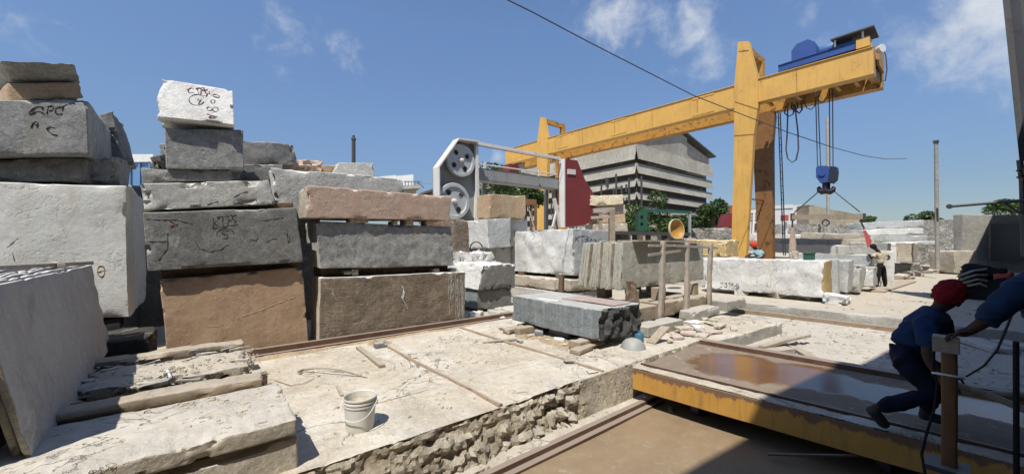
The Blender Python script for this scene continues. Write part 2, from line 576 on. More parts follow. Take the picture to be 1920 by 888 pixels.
def link(name, verts, faces, mat, parent=None, origin=None, smooth=None, mats=None, fm=None):
    if parent is not None:
        origin = ORG[parent.name]
    elif origin is None:
        xs = [v[0] for v in verts]
        ys = [v[1] for v in verts]
        zs = [v[2] for v in verts]
        origin = Vector(((min(xs) + max(xs)) / 2, (min(ys) + max(ys)) / 2, min(zs)))
    me = bpy.data.meshes.new(name)
    me.from_pydata([tuple(Vector(v) - origin) for v in verts], [], faces)
    me.materials.append(mat)
    if mats:
        for x in mats:
            me.materials.append(x)
        for p, i in zip(me.polygons, fm):
            p.material_index = i
    bm = bmesh.new()
    bm.from_mesh(me)
    bmesh.ops.recalc_face_normals(bm, faces=bm.faces)
    bm.to_mesh(me)
    bm.free()
    if smooth is not None:
        for p in me.polygons:
            p.use_smooth = True
        me.set_sharp_from_angle(angle=R(smooth))
    o = bpy.data.objects.new(name, me)
    COL.objects.link(o)
    if parent is not None:
        o.parent = parent
    else:
        o.location = origin
    ORG[o.name] = Vector(origin)
    return o


class MB:
    def __init__(s):
        s.v = []
        s.f = []

    def add(s, vs, fs):
        k = len(s.v)
        s.v += [Vector(v) for v in vs]
        s.f += [tuple(i + k for i in f) for f in fs]
        return s

    def hexa(s, p):
        """p: 4 front points then 4 back points in the same order; slight chamfer left out"""
        return s.add(p, [(0, 1, 2, 3), (7, 6, 5, 4), (0, 4, 5, 1), (1, 5, 6, 2), (2, 6, 7, 3), (3, 7, 4, 0)])

    def box(s, u0, u1, v0, v1, z0, z1):
        return s.hexa([(u0, v0, z1), (u1, v0, z1), (u1, v0, z0), (u0, v0, z0), (u0, v1, z1), (u1, v1, z1), (u1, v1, z0), (u0, v1, z0)])

    def bar(s, a, b, w, h=None, up=Vector((0, 0, 1)), w2=None, h2=None):
        a, b = Vector(a), Vector(b)
        h = w if h is None else h
        w2 = w if w2 is None else w2
        h2 = h if h2 is None else h2
        d = (b - a).normalized()
        x = d.cross(up)
        if x.length < 1e-3:
            x = d.cross(Vector((0, 1, 0)))
        x.normalize()
        y = x.cross(d)
        A = [a + x * w / 2 * i + y * h / 2 * j for i, j in ((-1, 1), (1, 1), (1, -1), (-1, -1))]
        B = [b + x * w2 / 2 * i + y * h2 / 2 * j for i, j in ((-1, 1), (1, 1), (1, -1), (-1, -1))]
        return s.hexa(A + B)

    def tube(s, pts, r, seg=8, closed=False):
        pts = [Vector(p) for p in pts]
        n = len(pts)
        rs = r if isinstance(r, (list, tuple)) else [r] * n
        k = len(s.v)
        ref = None
        for i, p in enumerate(pts):
            if closed:
                d = (pts[(i + 1) % n] - pts[i - 1])
            else:
                d = pts[min(i + 1, n - 1)] - pts[max(i - 1, 0)]
            if d.length < 1e-9:
                d = Vector((0, 0, 1))
            d.normalize()
            if ref is None:
                ref = d.cross(Vector((0, 0, 1)))
                if ref.length < .05:
                    ref = d.cross(Vector((0, 1, 0)))
            x = (ref - d * ref.dot(d)).normalized()
            ref = x
            y = d.cross(x)
            for j in range(seg):
                a = 2 * math.pi * j / seg
                s.v.append(p + x * (math.cos(a) * rs[i]) + y * (math.sin(a) * rs[i]))
        rng_ = range(n if closed else n - 1)
        for i in rng_:
            for j in range(seg):
                a = k + i * seg + j
                b = k + i * seg + (j + 1) % seg
                i2 = (i + 1) % n
                s.f.append((a, b, k + i2 * seg + (j + 1) % seg, k + i2 * seg + j))
        if not closed:
            s.f.append(tuple(k + j for j in range(seg)))
            s.f.append(tuple(k + (n - 1) * seg + j for j in range(seg)))
        return s

    def prism(s, poly, ext):
        n = len(poly)
        ext = Vector(ext)
        P = [Vector(p) for p in poly]
        return s.add(P + [p + ext for p in P], [tuple(range(n)), tuple(range(2 * n - 1, n - 1, -1))] +
                     [(i, (i + 1) % n, (i + 1) % n + n, i + n) for i in range(n)])

    def lathe(s, prof, c, ax=Vector((0, 0, 1)), seg=32, closed=False):
        c = Vector(c)
        ax = Vector(ax).normalized()
        x = ax.orthogonal().normalized()
        y = ax.cross(x)
        k = len(s.v)
        for (r, h) in prof:
            for j in range(seg):
                a = 2 * math.pi * j / seg
                s.v.append(c + ax * h + x * (r * math.cos(a)) + y * (r * math.sin(a)))
        n = len(prof)
        for i in range(n if closed else n - 1):
            i2 = (i + 1) % n
            for j in range(seg):
                s.f.append((k + i * seg + j, k + i * seg + (j + 1) % seg, k + i2 * seg + (j + 1) % seg, k + i2 * seg + j))
        if not closed:
            s.f.append(tuple(k + j for j in range(seg)))
            s.f.append(tuple(k + (n - 1) * seg + j for j in range(seg)))
        return s

    def build(s, name, mat, parent=None, origin=None, smooth=None):
        return link(name, s.v, s.f, mat, parent, origin, smooth)


def lat(n, Lm, ring=(.012, .045)):
    xs = [0.0]
    r = [x for x in ring if x < Lm * .2]
    xs += r
    m_ = max(1, int(n))
    a = r[-1] if r else 0
    for i in range(1, m_):
        xs.append(a + (Lm - 2 * a) * i / m_)
    xs += [Lm - x for x in reversed(r)] + [Lm]
    return [x / Lm for x in xs]


def block(name, label, cat, fr, ext, mat, seed=None, cell=.09, warp=.012, chip=.05, chipf=3.0, rnd=.006, group=None, rough=None,
          parent=None, kind=None, mats=None, matfn=None, bev=None, back=None, smooth=30):
    """A quarry block: front quad TL,TR,BR,BL + extrusion, subdivided, edges chipped.
    rough: dict face('f','b','l','r','t','d') -> (amp, freq)."""
    fr = [Vector(p) for p in fr]
    ext = Vector(ext)
    bk = [Vector(p) for p in back] if back else [p + ext for p in fr]
    seed = seed if seed is not None else random.randint(0, 9999)
    sv = Vector((seed * 1.37 % 97, seed * 2.11 % 89, seed * .73 % 83))
    LA = ((fr[1] - fr[0]).length + (fr[2] - fr[3]).length) / 2
    LB = ((fr[0] - fr[3]).length + (fr[1] - fr[2]).length) / 2
    LC = ((bk[0] - fr[0]).length + (bk[2] - fr[2]).length) / 2
    small = min(LA, LB, LC)
    ring = (min(.012, small * .06), min(.045, small * .16))
    A = lat(max(1, round(LA / cell)), LA, ring)
    B = lat(max(1, round(LB / cell)), LB, ring)
    C = lat(max(1, round(LC / cell)), LC, ring)
    na, nb, nc = len(A) - 1, len(B) - 1, len(C) - 1
    ctr = sum(fr + bk, Vector()) / 8
    ea = ((fr[1] - fr[0]) + (fr[2] - fr[3])).normalized()
    eb = ((fr[0] - fr[3]) + (fr[1] - fr[2])).normalized()
    ec = (bk[0] - fr[0]).normalized()
    idx = {}
    verts = []
    rough = rough or {}
    CW = max(.05, chip * 1.15)

    def vert(i, j, k):
        key = (i, j, k)
        if key in idx:
            return idx[key]
        a, b, c = A[i], B[j], C[k]
        f = (fr[3] * (1 - a) + fr[2] * a) * (1 - b) + (fr[0] * (1 - a) + fr[1] * a) * b
        g = (bk[3] * (1 - a) + bk[2] * a) * (1 - b) + (bk[0] * (1 - a) + bk[1] * a) * b
        p = f * (1 - c) + g * c
        da, db, dc = min(a, 1 - a) * LA, min(b, 1 - b) * LB, min(c, 1 - c) * LC
        ds = sorted((da, db, dc))
        e = ds[1]
        q = p + sv
        off = Vector()
        if warp:
            off += noise.noise_vector(q * 1.1) * warp * 1.5 + noise.noise_vector(q * 5.0) * warp * .22
        nrm = Vector()
        sa = -ea if a < .5 else ea
        sb = -eb if b < .5 else eb
        sc_ = -ec if c < .5 else ec
        wa = max(0, 1 - da / CW)
        wb = max(0, 1 - db / CW)
        wc = max(0, 1 - dc / CW)
        # rounded arris + chipped edges
        edgew = max(0.0, 1 - e / CW)
        if e < ring[0] * 1.01 and e < .002:
            pass
        n1 = noise.noise(q * chipf)
        n2 = noise.noise(q * chipf * 3.3 + Vector((9, 3, 1)))
        n3 = noise.noise(q * chipf * .5 + Vector((5, 7, 3)))
        t_ = min(1.0, max(0.0, (n1 * .8 + n2 * .5 + n3 * .45 - .10) / .22))
        ch = t_ * t_ * (3 - 2 * t_) * chip * (.75 + .9 * n2)
        cut = rnd * max(0, 1 - e / (rnd * 2 + 1e-6)) + ch
        if cut > 0:
            off -= (sa * wa * max(wb, wc) + sb * wb * max(wa, wc) + sc_ * wc * max(wa, wb)) * cut * .75
        for key_, on, nv, dd in (('f', k == 0, -ec, dc), ('b', k == nc, ec, dc), ('l', i == 0, -ea, da), ('r', i == na, ea, da), ('t', j == nb, eb, db), ('d', j == 0, -eb, db)):
            if on and key_ in rough:
                am, fq = rough[key_]
                h = noise.hetero_terrain(q * fq, .8, 2.1, 4, .6) * .5 if fq > 0 else 0
                if key_ == 'f' and fq > 50:   # crumbled rubble: stones of several sizes, calmer towards the right end
                    d1 = noise.voronoi(q * Vector((1, 1, 1.25)) * 7.0)[0]
                    d2 = noise.voronoi(q * 17.0 + Vector((3, 1, 2)))[0]
                    gate = min(1.0, max(.10, (3.75 - p.x) / .5 + .1)) * (.45 + .9 * abs(noise.noise(q * .9)))
                    if 3.0 < p.x < 3.8:
                        gate *= 1.5
                    big_ = .45 + 1.1 * max(0.0, 1 - abs(p.x - 3.35) / .45)
                    lay = noise.noise(Vector((q.x * 1.6, q.y, q.z * 11)))
                    h = .4 + gate * ((d1[1] - d1[0]) * 1.3 * big_ + (d2[1] - d2[0]) * .7 - .65 + .7 * lay + .5 * noise.noise(q * 3.0) + .55 * noise.noise(q * 13) + .4 * noise.noise(q * 30))
                if fq < 0:   # drilled vertical ridges
                    t_ = (p - fr[3]).dot(ea if key_ in 'fbtd' else ec)
                    t_ += .03 * noise.noise(q * 4)
                    gt = 1.0 if key_ in 'fb' else max(0.0, min(1.0, (.52 - c) * 6)) * (.35 + .9 * abs(noise.noise(q * 2.2)))
                    h = .4 + gt * (abs(((t_ * -fq) % 1.0) - .5) * 1.6 - .6 + noise.noise(q * 9) * .9) + noise.noise(q * 14) * .5
                off += nv * (h - .4) * am
        verts.append(p + off)
        idx[key] = len(verts) - 1
        return idx[key]
    faces = []
    fm = []

    def quad(a, b, c, d, tg):
        faces.append((vert(*a), vert(*b), vert(*c), vert(*d)))
        fm.append(tg)
    for i in range(na):
        for j in range(nb):
            quad((i, j, 0), (i + 1, j, 0), (i + 1, j + 1, 0), (i, j + 1, 0), 'f')
            quad((i, j, nc), (i, j + 1, nc), (i + 1, j + 1, nc), (i + 1, j, nc), 'b')
    for i in range(na):
        for k in range(nc):
            quad((i, nb, k), (i + 1, nb, k), (i + 1, nb, k + 1), (i, nb, k + 1), 't')
            quad((i, 0, k), (i, 0, k + 1), (i + 1, 0, k + 1), (i + 1, 0, k), 'd')
    for j in range(nb):
        for k in range(nc):
            quad((0, j, k), (0, j + 1, k), (0, j + 1, k + 1), (0, j, k + 1), 'l')
            quad((na, j, k), (na, j, k + 1), (na, j + 1, k + 1), (na, j + 1, k), 'r')
    kw = {}
    if mats:
        kw = dict(mats=list(mats.values()), fm=[(list(mats.keys()).index(t_) + 1) if t_ in mats else 0 for t_ in fm])
    o = link(name, verts, faces, mat, parent, smooth=smooth, **kw)
    if parent is None:
        tag(o, label, cat, group, kind)
    return o


def fv(v, *px):
    return [on_v(x, y, v) for x, y in px]


def fu(u, *px):
    return [on_u(x, y, u) for x, y in px]


def bx(u0, u1, v0, v1, z0, z1):
    return [Vector((u0, v0, z1)), Vector((u1, v0, z1)), Vector((u1, v0, z0)), Vector((u0, v0, z0))], Vector((0, v1 - v0, 0))


def bbox_block(name, label, cat, b, mat, yaw=0, **kw):
    fr, e = bx(*b)
    if yaw:
        c = Vector(((b[0] + b[1]) / 2, (b[2] + b[3]) / 2, 0))
        M = Matrix.Rotation(R(yaw), 3, 'Z')
        fr = [M @ (p - c) + c for p in fr]
        e = M @ e
    return block(name, label, cat, fr, e, mat, **kw)


def write_on(o, lines, mat, r=.009, name='painted_writing'):
    """marker strokes (photo pixel polylines) laid on the block's own surface"""
    org = ORG[o.name]
    me = o.data
    bvh = BVHTree.FromPolygons([v.co + org for v in me.vertices], [tuple(p.vertices) for p in me.polygons])
    mb = MB()
    for ln in lines:
        pts = []
        for i in range(len(ln) - 1):
            (x0, y0), (x1, y1) = ln[i], ln[i + 1]
            st = max(1, int(math.hypot(x1 - x0, y1 - y0) / 2))
            for k in range(st):
                pts.append((x0 + (x1 - x0) * k / st, y0 + (y1 - y0) * k / st))
        pts.append(ln[-1])
        W_ = []
        for x, y in pts:
            d = ray(x, y).normalized()
            h = bvh.ray_cast(EYEP, d)
            if h[0] is not None:
                W_.append(h[0])
        runs = [[]]
        for w_ in W_:
            runs[-1].append(w_)
            if random.random() < .02:
                runs.append([])
        for rn in runs:
            if len(rn) > 1:
                ph = random.random() * 9
                mb.tube(rn, [r * (.62 + .26 * math.sin(i_ * .7 + ph)) for i_ in range(len(rn))], 6)
    if mb.v:
        return mb.build(name, mat, o)


def zoomed(x0, y0, s, lines):
    return [[(x0 + x * s, y0 + y * s) for x, y in ln] for ln in lines]


def arc(cx, cy, rx, ry, a0=0, a1=360, n=18):
    return [(cx + rx * math.cos(R(a0 + (a1 - a0) * i / n)), cy + ry * math.sin(R(a0 + (a1 - a0) * i / n))) for i in range(n + 1)]

# ================================================================== THE SETTING
MUD = wetmat('wet_mud', (.32, .235, .14), (.27, .19, .11), scale=.5, th=.45, edge=.18, wetrough=.38, bump=.10)


def ground_sheet():
    xs = [-700, -120, -30, -8, 12, 30, 120, 900]
    ys = [-700, -120, -14, 6.9, 9, 30, 120, 900]
    mb = MB()
    for i in range(len(xs) - 1):
        for j in range(len(ys) - 1):
            if xs[i] == -8 and ys[j] == -14:
                continue
            mb.add([(xs[i], ys[j], 0), (xs[i + 1], ys[j], 0), (xs[i + 1], ys[j + 1], 0), (xs[i], ys[j + 1], 0)], [(0, 1, 2, 3)])
    # kerb faces round the sunken bay
    mb.add([(12, -14, 0), (12, 6.9, 0), (12, 6.9, -.8), (12, -14, -.8)], [(0, 1, 2, 3)])
    mb.add([(-8, 6.9, 0), (12, 6.9, 0), (12, 6.9, -.8), (-8, 6.9, -.8)], [(0, 1, 2, 3)])
    mb.add([(-8, -14, 0), (-8, 6.9, 0), (-8, 6.9, -.8), (-8, -14, -.8)], [(0, 1, 2, 3)])
    mb.add([(-8, -14, 0), (12, -14, 0), (12, -14, -.8), (-8, -14, -.8)], [(0, 1, 2, 3)])
    o = mb.build('ground', DUSTG, origin=Vector((0, 0, 0)))
    tag(o, 'dusty tan yard ground reaching out between the stone stacks', kind='structure')
    n = 60
    mb = MB()
    u0, u1, v0, v1 = -8.0, 7.2, -14.0, 3.4
    for j in range(n + 1):
        for i in range(n + 1):
            u, v = u0 + (u1 - u0) * i / n, v0 + (v1 - v0) * j / n
            mb.v.append(Vector((u, v, -.50 + .018 * noise.noise((u * .7, v * .7, 0)))))
    for j in range(n):
        for i in range(n):
            a = j * (n + 1) + i
            mb.f.append((a, a + 1, a + n + 2, a + n + 1))
    o = mb.build('pit_floor', MUD, origin=Vector((0, 0, -.5)), smooth=60)
    tag(o, 'wet brown mud floor of the sunken trolley pit', kind='structure')
    fr, e = bx(6.3, 12.02, -13.9, 3.0, -.78, -.22)
    o = block('lower_floor', None, None, fr, e, LOWF, seed=3, cell=.16, warp=.012, chip=.03)
    tag(o, 'chalky worn concrete floor beyond the trolley', kind='structure')
    fr, e = bx(9.55, 12.02, 3.0, 6.95, -.79, -.221)
    o = block('lower_floor', None, None, fr, e, LOWF, seed=4, cell=.2, warp=.012, chip=.03)
    tag(o, 'chalky concrete strip past the end of the platform', kind='structure')
    # far kerb step
    fr, e = bx(11.9, 12.5, -6, 9, -.5, .03)
    o = block('kerb', None, None, fr, e, CONCG, seed=5, cell=.15, warp=.02, chip=.07)
    tag(o, 'worn concrete kerb along the far side of the sunken floor', kind='structure')
    # foreground platform, front face broken open
    fr, e = bx(6.86, 9.6, 2.86, 6.80, -.62, .0)
    fr[1] += Vector((0, -.19, 0))
    fr[2] += Vector((0, -.19, 0))
    o = block('concrete_platform', None, None, fr, e, CONC, seed=12, cell=.09, warp=.010, chip=.05, chipf=2.6, mats={'f': CONCG}, back=[Vector((6.86, 6.8, 0)), Vector((9.6, 6.8, 0)), Vector((9.6, 6.8, -.62)), Vector((6.86, 6.8, -.62))])
    tag(o, 'far end of the pale concrete platform with a clean grey side', kind='structure')
    fr, e = bx(-3.0, 6.858, 3.10, 6.80, -.62, 0)
    fr[2] += Vector((0, -.10, 0))
    fr[3] += Vector((0, -.10, 0))
    o = block('concrete_platform', None, None, fr, e, CONC, seed=11, cell=.036, warp=.010, chip=.05, chipf=3.2, rough={'f': (.075, 99)}, mats={'f': CONCW}, smooth=25)
    tag(o, 'pale dusty concrete platform with a broken rubble front edge', kind='structure')
    for i, u in enumerate((2.38, 4.06)):
        mb = MB()
        pts = []
        for k in range(40):
            v = 3.12 + k * (6.62 - 3.12) / 39
            pts.append(Vector((u + .012 * noise.noise((v * 3, u, 0)) + (2.30 - 2.42) * (k / 39) * 0.6, v, .004)))
        mb.tube(pts, [.022 + .014 * abs(noise.noise((p.y * 6, u, 3))) for p in pts], 6)
        o = mb.build('joint_strip', RUSTD, origin=Vector((u, 4.8, 0)))
        tag(o, 'dusty raised joint line crossing the concrete platform', kind='structure')


ground_sheet()

# steel rails of the platform
o = MB().box(-2.6, 5.55, 6.82, 6.90, .0, .10).box(-2.6, 5.55, 6.74, 6.822, -.002, .02).build('steel_rail', RUST)
tag(o, 'long rusty brown steel rail along the foot of the stone stacks', 'rail')
o = MB().box(-2.4, 4.95, 2.83, 2.90, -.49, -.42).box(-2.4, 4.95, 2.76, 2.98, -.496, -.47).build('steel_rail', RUST)
tag(o, 'rusty steel rail on the mud beside the broken platform edge', 'rail')
fr, e = bx(-2.4, 4.9, 2.86, 3.16, -.52, -.43)
o = block('rubble_ledge', None, None, fr, e, CONCW, seed=21, cell=.06, warp=.03, chip=.09, chipf=4)
tag(o, 'crumbled concrete ledge at the foot of the platform', kind='structure')
o = MB().box(11.55, 11.63, -5, 8.6, -.222, -.12).build('steel_rail', RUSTD)
tag(o, 'chalk covered steel rail in front of the far kerb', 'rail')

# ================================================================== LEFT: BLOCK STACKS
SB = 'stone blocks in the stacks on the left'


def vb(name, label, v, px, ext, mat, yshift=0, group=SB, cat='stone block', **kw):
    return block(name, label, cat, fv(v, *px), (0, ext, 0), mat, group=group, **kw)


# stack A (far left)
A1 = vb('stone_block', 'huge pale grey white marble block at the far left behind the leaning slabs', 8.2, [(-190, 333), (237, 349), (241, 594), (-190, 618)], 2.1, PALE, seed=1, cell=.10, chip=.05, warp=.02)
write_on(A1, zoomed(0, 480, .4594, [arc(412, 60, 15, 22, -200, 150), [(398, 62), (428, 58)]]), OCHRE, .012)
write_on(A1, zoomed(0, 90, .4503, [[(52, 850), (60, 888)], [(30, 830), (75, 790)]]), INKG, .006)
vb('stone_block', 'low dark grey granite slab lying on the huge pale block', 8.35, [(-120, 298), (163, 297), (160, 341), (-120, 337)], 1.8, DARK, seed=2, chip=.05, warp=.03)
vb('stone_block', 'short grey granite offcut tucked beside the low dark slab on the pale block', 8.7, [(166, 297), (221, 292), (216, 343), (164, 342)], 1.3, GREY, seed=52, chip=.08, warp=.05, cell=.07)
A3 = vb('stone_block', 'grey granite block with black lettering third from the top of the leftmost stack', 8.15, [(-120, 187), (161, 187), (166, 289), (-120, 291)], 1.9, GREY, seed=3, chip=.05)
z = lambda L_: zoomed(0, 100, .2929, L_)
write_on(A3, z([[(280, 385), (255, 372), (225, 375), (190, 392), (188, 375), (215, 352), (245, 340), (270, 342), (272, 358)],
                [(300, 385), (308, 340), (330, 335), (345, 350), (335, 365), (312, 366)],
                [(400, 385), (372, 392), (352, 378), (358, 352), (380, 342), (405, 348), (398, 370)], [(395, 345), (430, 325), (480, 320)],
                [(198, 475), (210, 448), (230, 434), (242, 450), (236, 470), (228, 455), (214, 452)],
                [(352, 478), (320, 470), (298, 482), (310, 502), (335, 518), (370, 523)]]), INKB, .011)
vb('stone_block', 'thin pale brown slab under the dark top block of the leftmost stack', 8.25, [(13, 157), (154, 156), (158, 187), (16, 189)], 1.3, TAN, seed=4, cell=.07, chip=.035, warp=.03, back=[p + Vector((-.32, .75, 0)) for p in fv(8.25, (13, 157), (154, 156), (158, 187), (16, 189))])
block('stone_block', 'dark grey trapezoid block at the very top of the leftmost stack', 'stone block', fv(8.0, (2, 113), (142, 120)) + fv(8.32, (152, 156), (22, 151)), (-.34, .7, -.02), GREY, seed=5, group=SB, chip=.02)
vb('stone_block', 'dark boulder like block leaning behind the lettered grey block', 10.0, [(182, 212), (212, 206), (238, 292), (200, 298)], 1.2, DARK, seed=6, chip=.12, warp=.09)

# stack B
B1 = vb('stone_block', 'big brown sandstone block with a white vein at the foot of the second stack', 7.08, [(299, 524), (566, 500), (580, 660), (314, 668)], 1.5, BROWN, seed=7, chip=.07, warp=.015, cell=.075)
write_on(B1, zoomed(240, 240, .4953, [[(410, 720), (450, 706), (500, 690), (560, 665), (640, 635)], [(285, 742), (310, 752), (340, 750), (360, 742)]]), PINK, .007, 'mineral_vein')
B2 = vb('stone_block', 'dark grey granite block with marker lettering above the big brown block', 6.96, [(266, 399), (557, 389), (569, 491), (275, 508)], 1.6, DARK, seed=8, chip=.05, cell=.075, rough={'f': (.006, 4)})
z = lambda L_: zoomed(240, 240, .4953, L_)
write_on(B2, z([[(322, 340), (322, 378)], [(345, 340), (325, 360), (348, 376)], [(335, 338), (375, 332)], [(358, 336), (360, 372)], [(378, 372), (378, 332), (392, 328), (395, 345), (380, 352)],
                [(410, 328), (396, 330), (398, 345), (410, 352), (400, 362)], [(320, 380), (418, 364)],
                arc(368, 400, 33, 20, 150, 360), [(382, 388), (358, 390), (356, 400), (380, 404), (374, 416), (352, 418)],
                [(255, 430), (270, 455), (310, 468), (350, 460), (380, 440)], [(505, 350), (545, 346), (588, 338)], [(460, 420), (485, 426), (495, 410)],
                [(525, 432), (550, 418), (570, 420)], [(600, 380), (605, 430)], [(590, 395), (612, 415), (606, 440)], [(70, 344), (130, 348), (180, 346), (245, 364)], [(150, 398), (150, 455), (115, 500)], [(78, 430), (150, 428)]]), INKB, .0075)
write_on(B2, z([[(150, 345), (170, 358), (185, 370)], [(160, 372), (190, 362)]]), INKR, .010)
B3 = vb('stone_block', 'long pale grey slab with a chipped white corner in the second stack', 7.0, [(261, 344), (505, 337), (518, 381), (270, 393)], 1.5, GREYP, seed=9, chip=.09, cell=.065, chipf=4)
write_on(B3, z([[(300, 290), (340, 277)], [(400, 262), (430, 245), (455, 240)]]), INKB, .007)
vb('stone_block', 'dark low slab lying just under the grey cube of the second stack', 7.3, [(316, 318), (432, 317), (446, 338), (296, 340)], 1.2, DARK, seed=10, chip=.05, cell=.07)
vb('stone_block', 'small grey chunk to the left below the grey cube', 7.9, [(266, 314), (330, 322), (330, 342), (266, 342)], 1.0, GREY, seed=12, chip=.08, warp=.05)
vb('stone_block', 'jagged dark rock wedged left of the grey cube', 8.2, [(270, 290), (308, 286), (312, 318), (275, 312)], .9, DARK, seed=13, chip=.14, warp=.09, cell=.07)
vb('stone_block', 'little broken rock peeping out beside the upper left of the grey cube', 8.6, [(297, 266), (325, 266), (325, 290), (300, 292)], .6, GREY, seed=14, chip=.12, warp=.06, cell=.06)
vb('stone_block', 'smooth grey cube shaped block carrying the white lettered block', 7.25, [(309, 240), (456, 243), (458, 316), (311, 314)], 1.3, GREY, seed=15, chip=.05, cell=.07)
vb('stone_block', 'layered dark slate like block standing behind the right of the grey cube', 9.2, [(456, 265), (553, 277), (562, 306), (458, 312)], 1.6, DARK, seed=16, chip=.1, warp=.05, rough={'f': (.08, 2.5), 't': (.1, 2)})
vb('stone_block', 'dark slab under the layered block', 8.9, [(440, 310), (530, 307), (530, 338), (440, 340)], 1.6, DARK, seed=17, chip=.06)
ftop = [on_v(305, 147, 7.46), on_v(437, 170, 7.40), on_v(440, 233, 7.12), on_v(303, 219, 7.16)]
B8 = block('stone_block', 'white marble block with red lettering and numbers on top of the second stack', 'stone block', ftop, (.02, 1.25, -.12), WHITE, seed=18, group=SB, chip=.05, cell=.055, chipf=4, rough={'l': (.08, 5)})
z = lambda L_: zoomed(280, 130, .2478, L_)
write_on(B8, z([[(345, 150), (315, 142), (290, 158), (300, 178), (340, 180)], [(360, 145), (372, 178)], [(352, 150), (385, 140)], [(392, 185), (390, 142), (412, 140), (416, 158), (395, 162)],
                [(440, 155), (420, 160), (425, 182), (455, 186), (452, 170)], [(455, 185), (490, 208), (525, 216), (530, 202), (500, 190), (470, 192)]]), INKR, .011)
write_on(B8, z([[(365, 140), (400, 152), (440, 190), (430, 205), (380, 190)], [(438, 340), (515, 362)], [(470, 352), (448, 366), (505, 372), (440, 336)]]), INKR, .010)
write_on(B8, z([arc(358, 232, 58, 40, 20, 340, 26), [(372, 222), (362, 236), (392, 240)], [(395, 225), (372, 262)], arc(481, 244, 15, 14), arc(455, 300, 20, 14), arc(500, 304, 20, 17)]), INKB, .009)

# stack C
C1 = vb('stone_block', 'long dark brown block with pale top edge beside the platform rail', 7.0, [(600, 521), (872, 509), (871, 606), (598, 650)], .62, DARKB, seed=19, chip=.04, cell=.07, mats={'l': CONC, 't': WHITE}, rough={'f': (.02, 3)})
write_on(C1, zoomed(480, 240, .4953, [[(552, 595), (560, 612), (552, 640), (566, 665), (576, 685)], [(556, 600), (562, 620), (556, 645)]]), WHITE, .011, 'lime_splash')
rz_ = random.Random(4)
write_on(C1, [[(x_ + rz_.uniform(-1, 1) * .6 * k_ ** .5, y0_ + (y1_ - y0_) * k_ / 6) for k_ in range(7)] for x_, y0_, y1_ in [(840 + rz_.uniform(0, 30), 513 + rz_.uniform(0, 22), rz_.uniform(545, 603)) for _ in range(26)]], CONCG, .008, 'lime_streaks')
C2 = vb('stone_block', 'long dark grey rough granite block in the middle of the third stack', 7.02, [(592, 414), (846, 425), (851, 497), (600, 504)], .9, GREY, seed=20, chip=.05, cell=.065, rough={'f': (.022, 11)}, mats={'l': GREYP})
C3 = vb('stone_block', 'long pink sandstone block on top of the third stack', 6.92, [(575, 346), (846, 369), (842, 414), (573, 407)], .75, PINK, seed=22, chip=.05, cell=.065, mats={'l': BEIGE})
for i, (x0, x1, y0, y1) in enumerate([(655, 690, 409, 417), (738, 746, 413, 420), (762, 776, 411, 422), (800, 815, 413, 423)]):
    vb('stone_spacer', 'small packing stone pinched between the pink and the dark grey block', 7.0, [(x0, y0), (x1, y0), (x1, y1 + 1), (x0, y1 + 1)], .3, BEIGE, seed=60 + i, cell=.06, chip=.02, group='packing stones between the stacked blocks', cat='packing stone')
for i, (x0, x1, y0, y1) in enumerate([(645, 662, 508, 516), (660, 672, 504, 515), (813, 824, 504, 514), (846, 858, 503, 512)]):
    vb('stone_spacer', 'small packing stone lying on the dark brown block', 7.08, [(x0, y0), (x1, y0), (x1, y1), (x0, y1)], .25, BEIGE, seed=70 + i, cell=.05, chip=.03, group='packing stones on the dark brown block', cat='packing stone')
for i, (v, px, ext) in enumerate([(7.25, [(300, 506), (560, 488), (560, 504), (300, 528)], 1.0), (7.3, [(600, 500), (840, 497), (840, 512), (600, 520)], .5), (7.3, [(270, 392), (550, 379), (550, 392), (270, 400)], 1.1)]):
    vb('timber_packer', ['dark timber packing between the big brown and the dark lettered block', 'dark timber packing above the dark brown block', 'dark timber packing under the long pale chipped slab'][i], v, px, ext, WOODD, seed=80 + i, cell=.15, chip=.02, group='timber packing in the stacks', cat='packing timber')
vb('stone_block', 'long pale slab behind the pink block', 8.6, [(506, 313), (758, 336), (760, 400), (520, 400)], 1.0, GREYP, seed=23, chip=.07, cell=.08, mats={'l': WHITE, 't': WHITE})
vb('stone_block', 'orange pink slab lying on the long pale slab', 9.6, [(521, 296), (607, 299), (604, 322), (522, 318)], .9, PINK, seed=24, chip=.12, warp=.05, cell=.07)
vb('stone_block', 'small tan stone between the orange pink slab and the pale cut block', 9.9, [(604, 310), (632, 310), (632, 326), (604, 324)], .8, TAN, seed=25, chip=.06)
vb('stone_block', 'pale cut block with a sloping end on the long pale slab', 9.7, [(636, 304), (700, 305), (703, 334), (622, 330)], .8, GREYP, seed=26, chip=.04)
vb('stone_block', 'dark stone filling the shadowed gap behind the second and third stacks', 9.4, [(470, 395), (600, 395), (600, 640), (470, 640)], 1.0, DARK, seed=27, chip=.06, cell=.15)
GAPSHADE = stone('gap_shade_stone', (.035, .033, .03), (.025, .024, .022), dustamt=.05, speck=.2)  # near-black colour stands in for the deep shade of the gap
bbox_block('stone_block', 'added filler stone coloured near black for the deep shade beside the huge pale block', 'stone block', (-2.2, -.56, 6.95, 8.1, 0, .42), GAPSHADE, seed=29, cell=.12, chip=.06, group=SB)  # added block, fills the gap with painted shade
bbox_block('stone_block', 'dark base stone that carries the huge pale block', 'stone block', (-3.6, -.95, 8.25, 10.2, 0, .56), GAPSHADE, seed=30, cell=.2, chip=.06, group=SB)
vb('stone_block', 'added dark filler stone in the shadowed gap beside the huge pale block', 10.6, [(200, 346), (330, 346), (330, 620), (200, 620)], 1.0, DARK, seed=28, chip=.06, cell=.2)  # added filler, put in to keep the gap dark

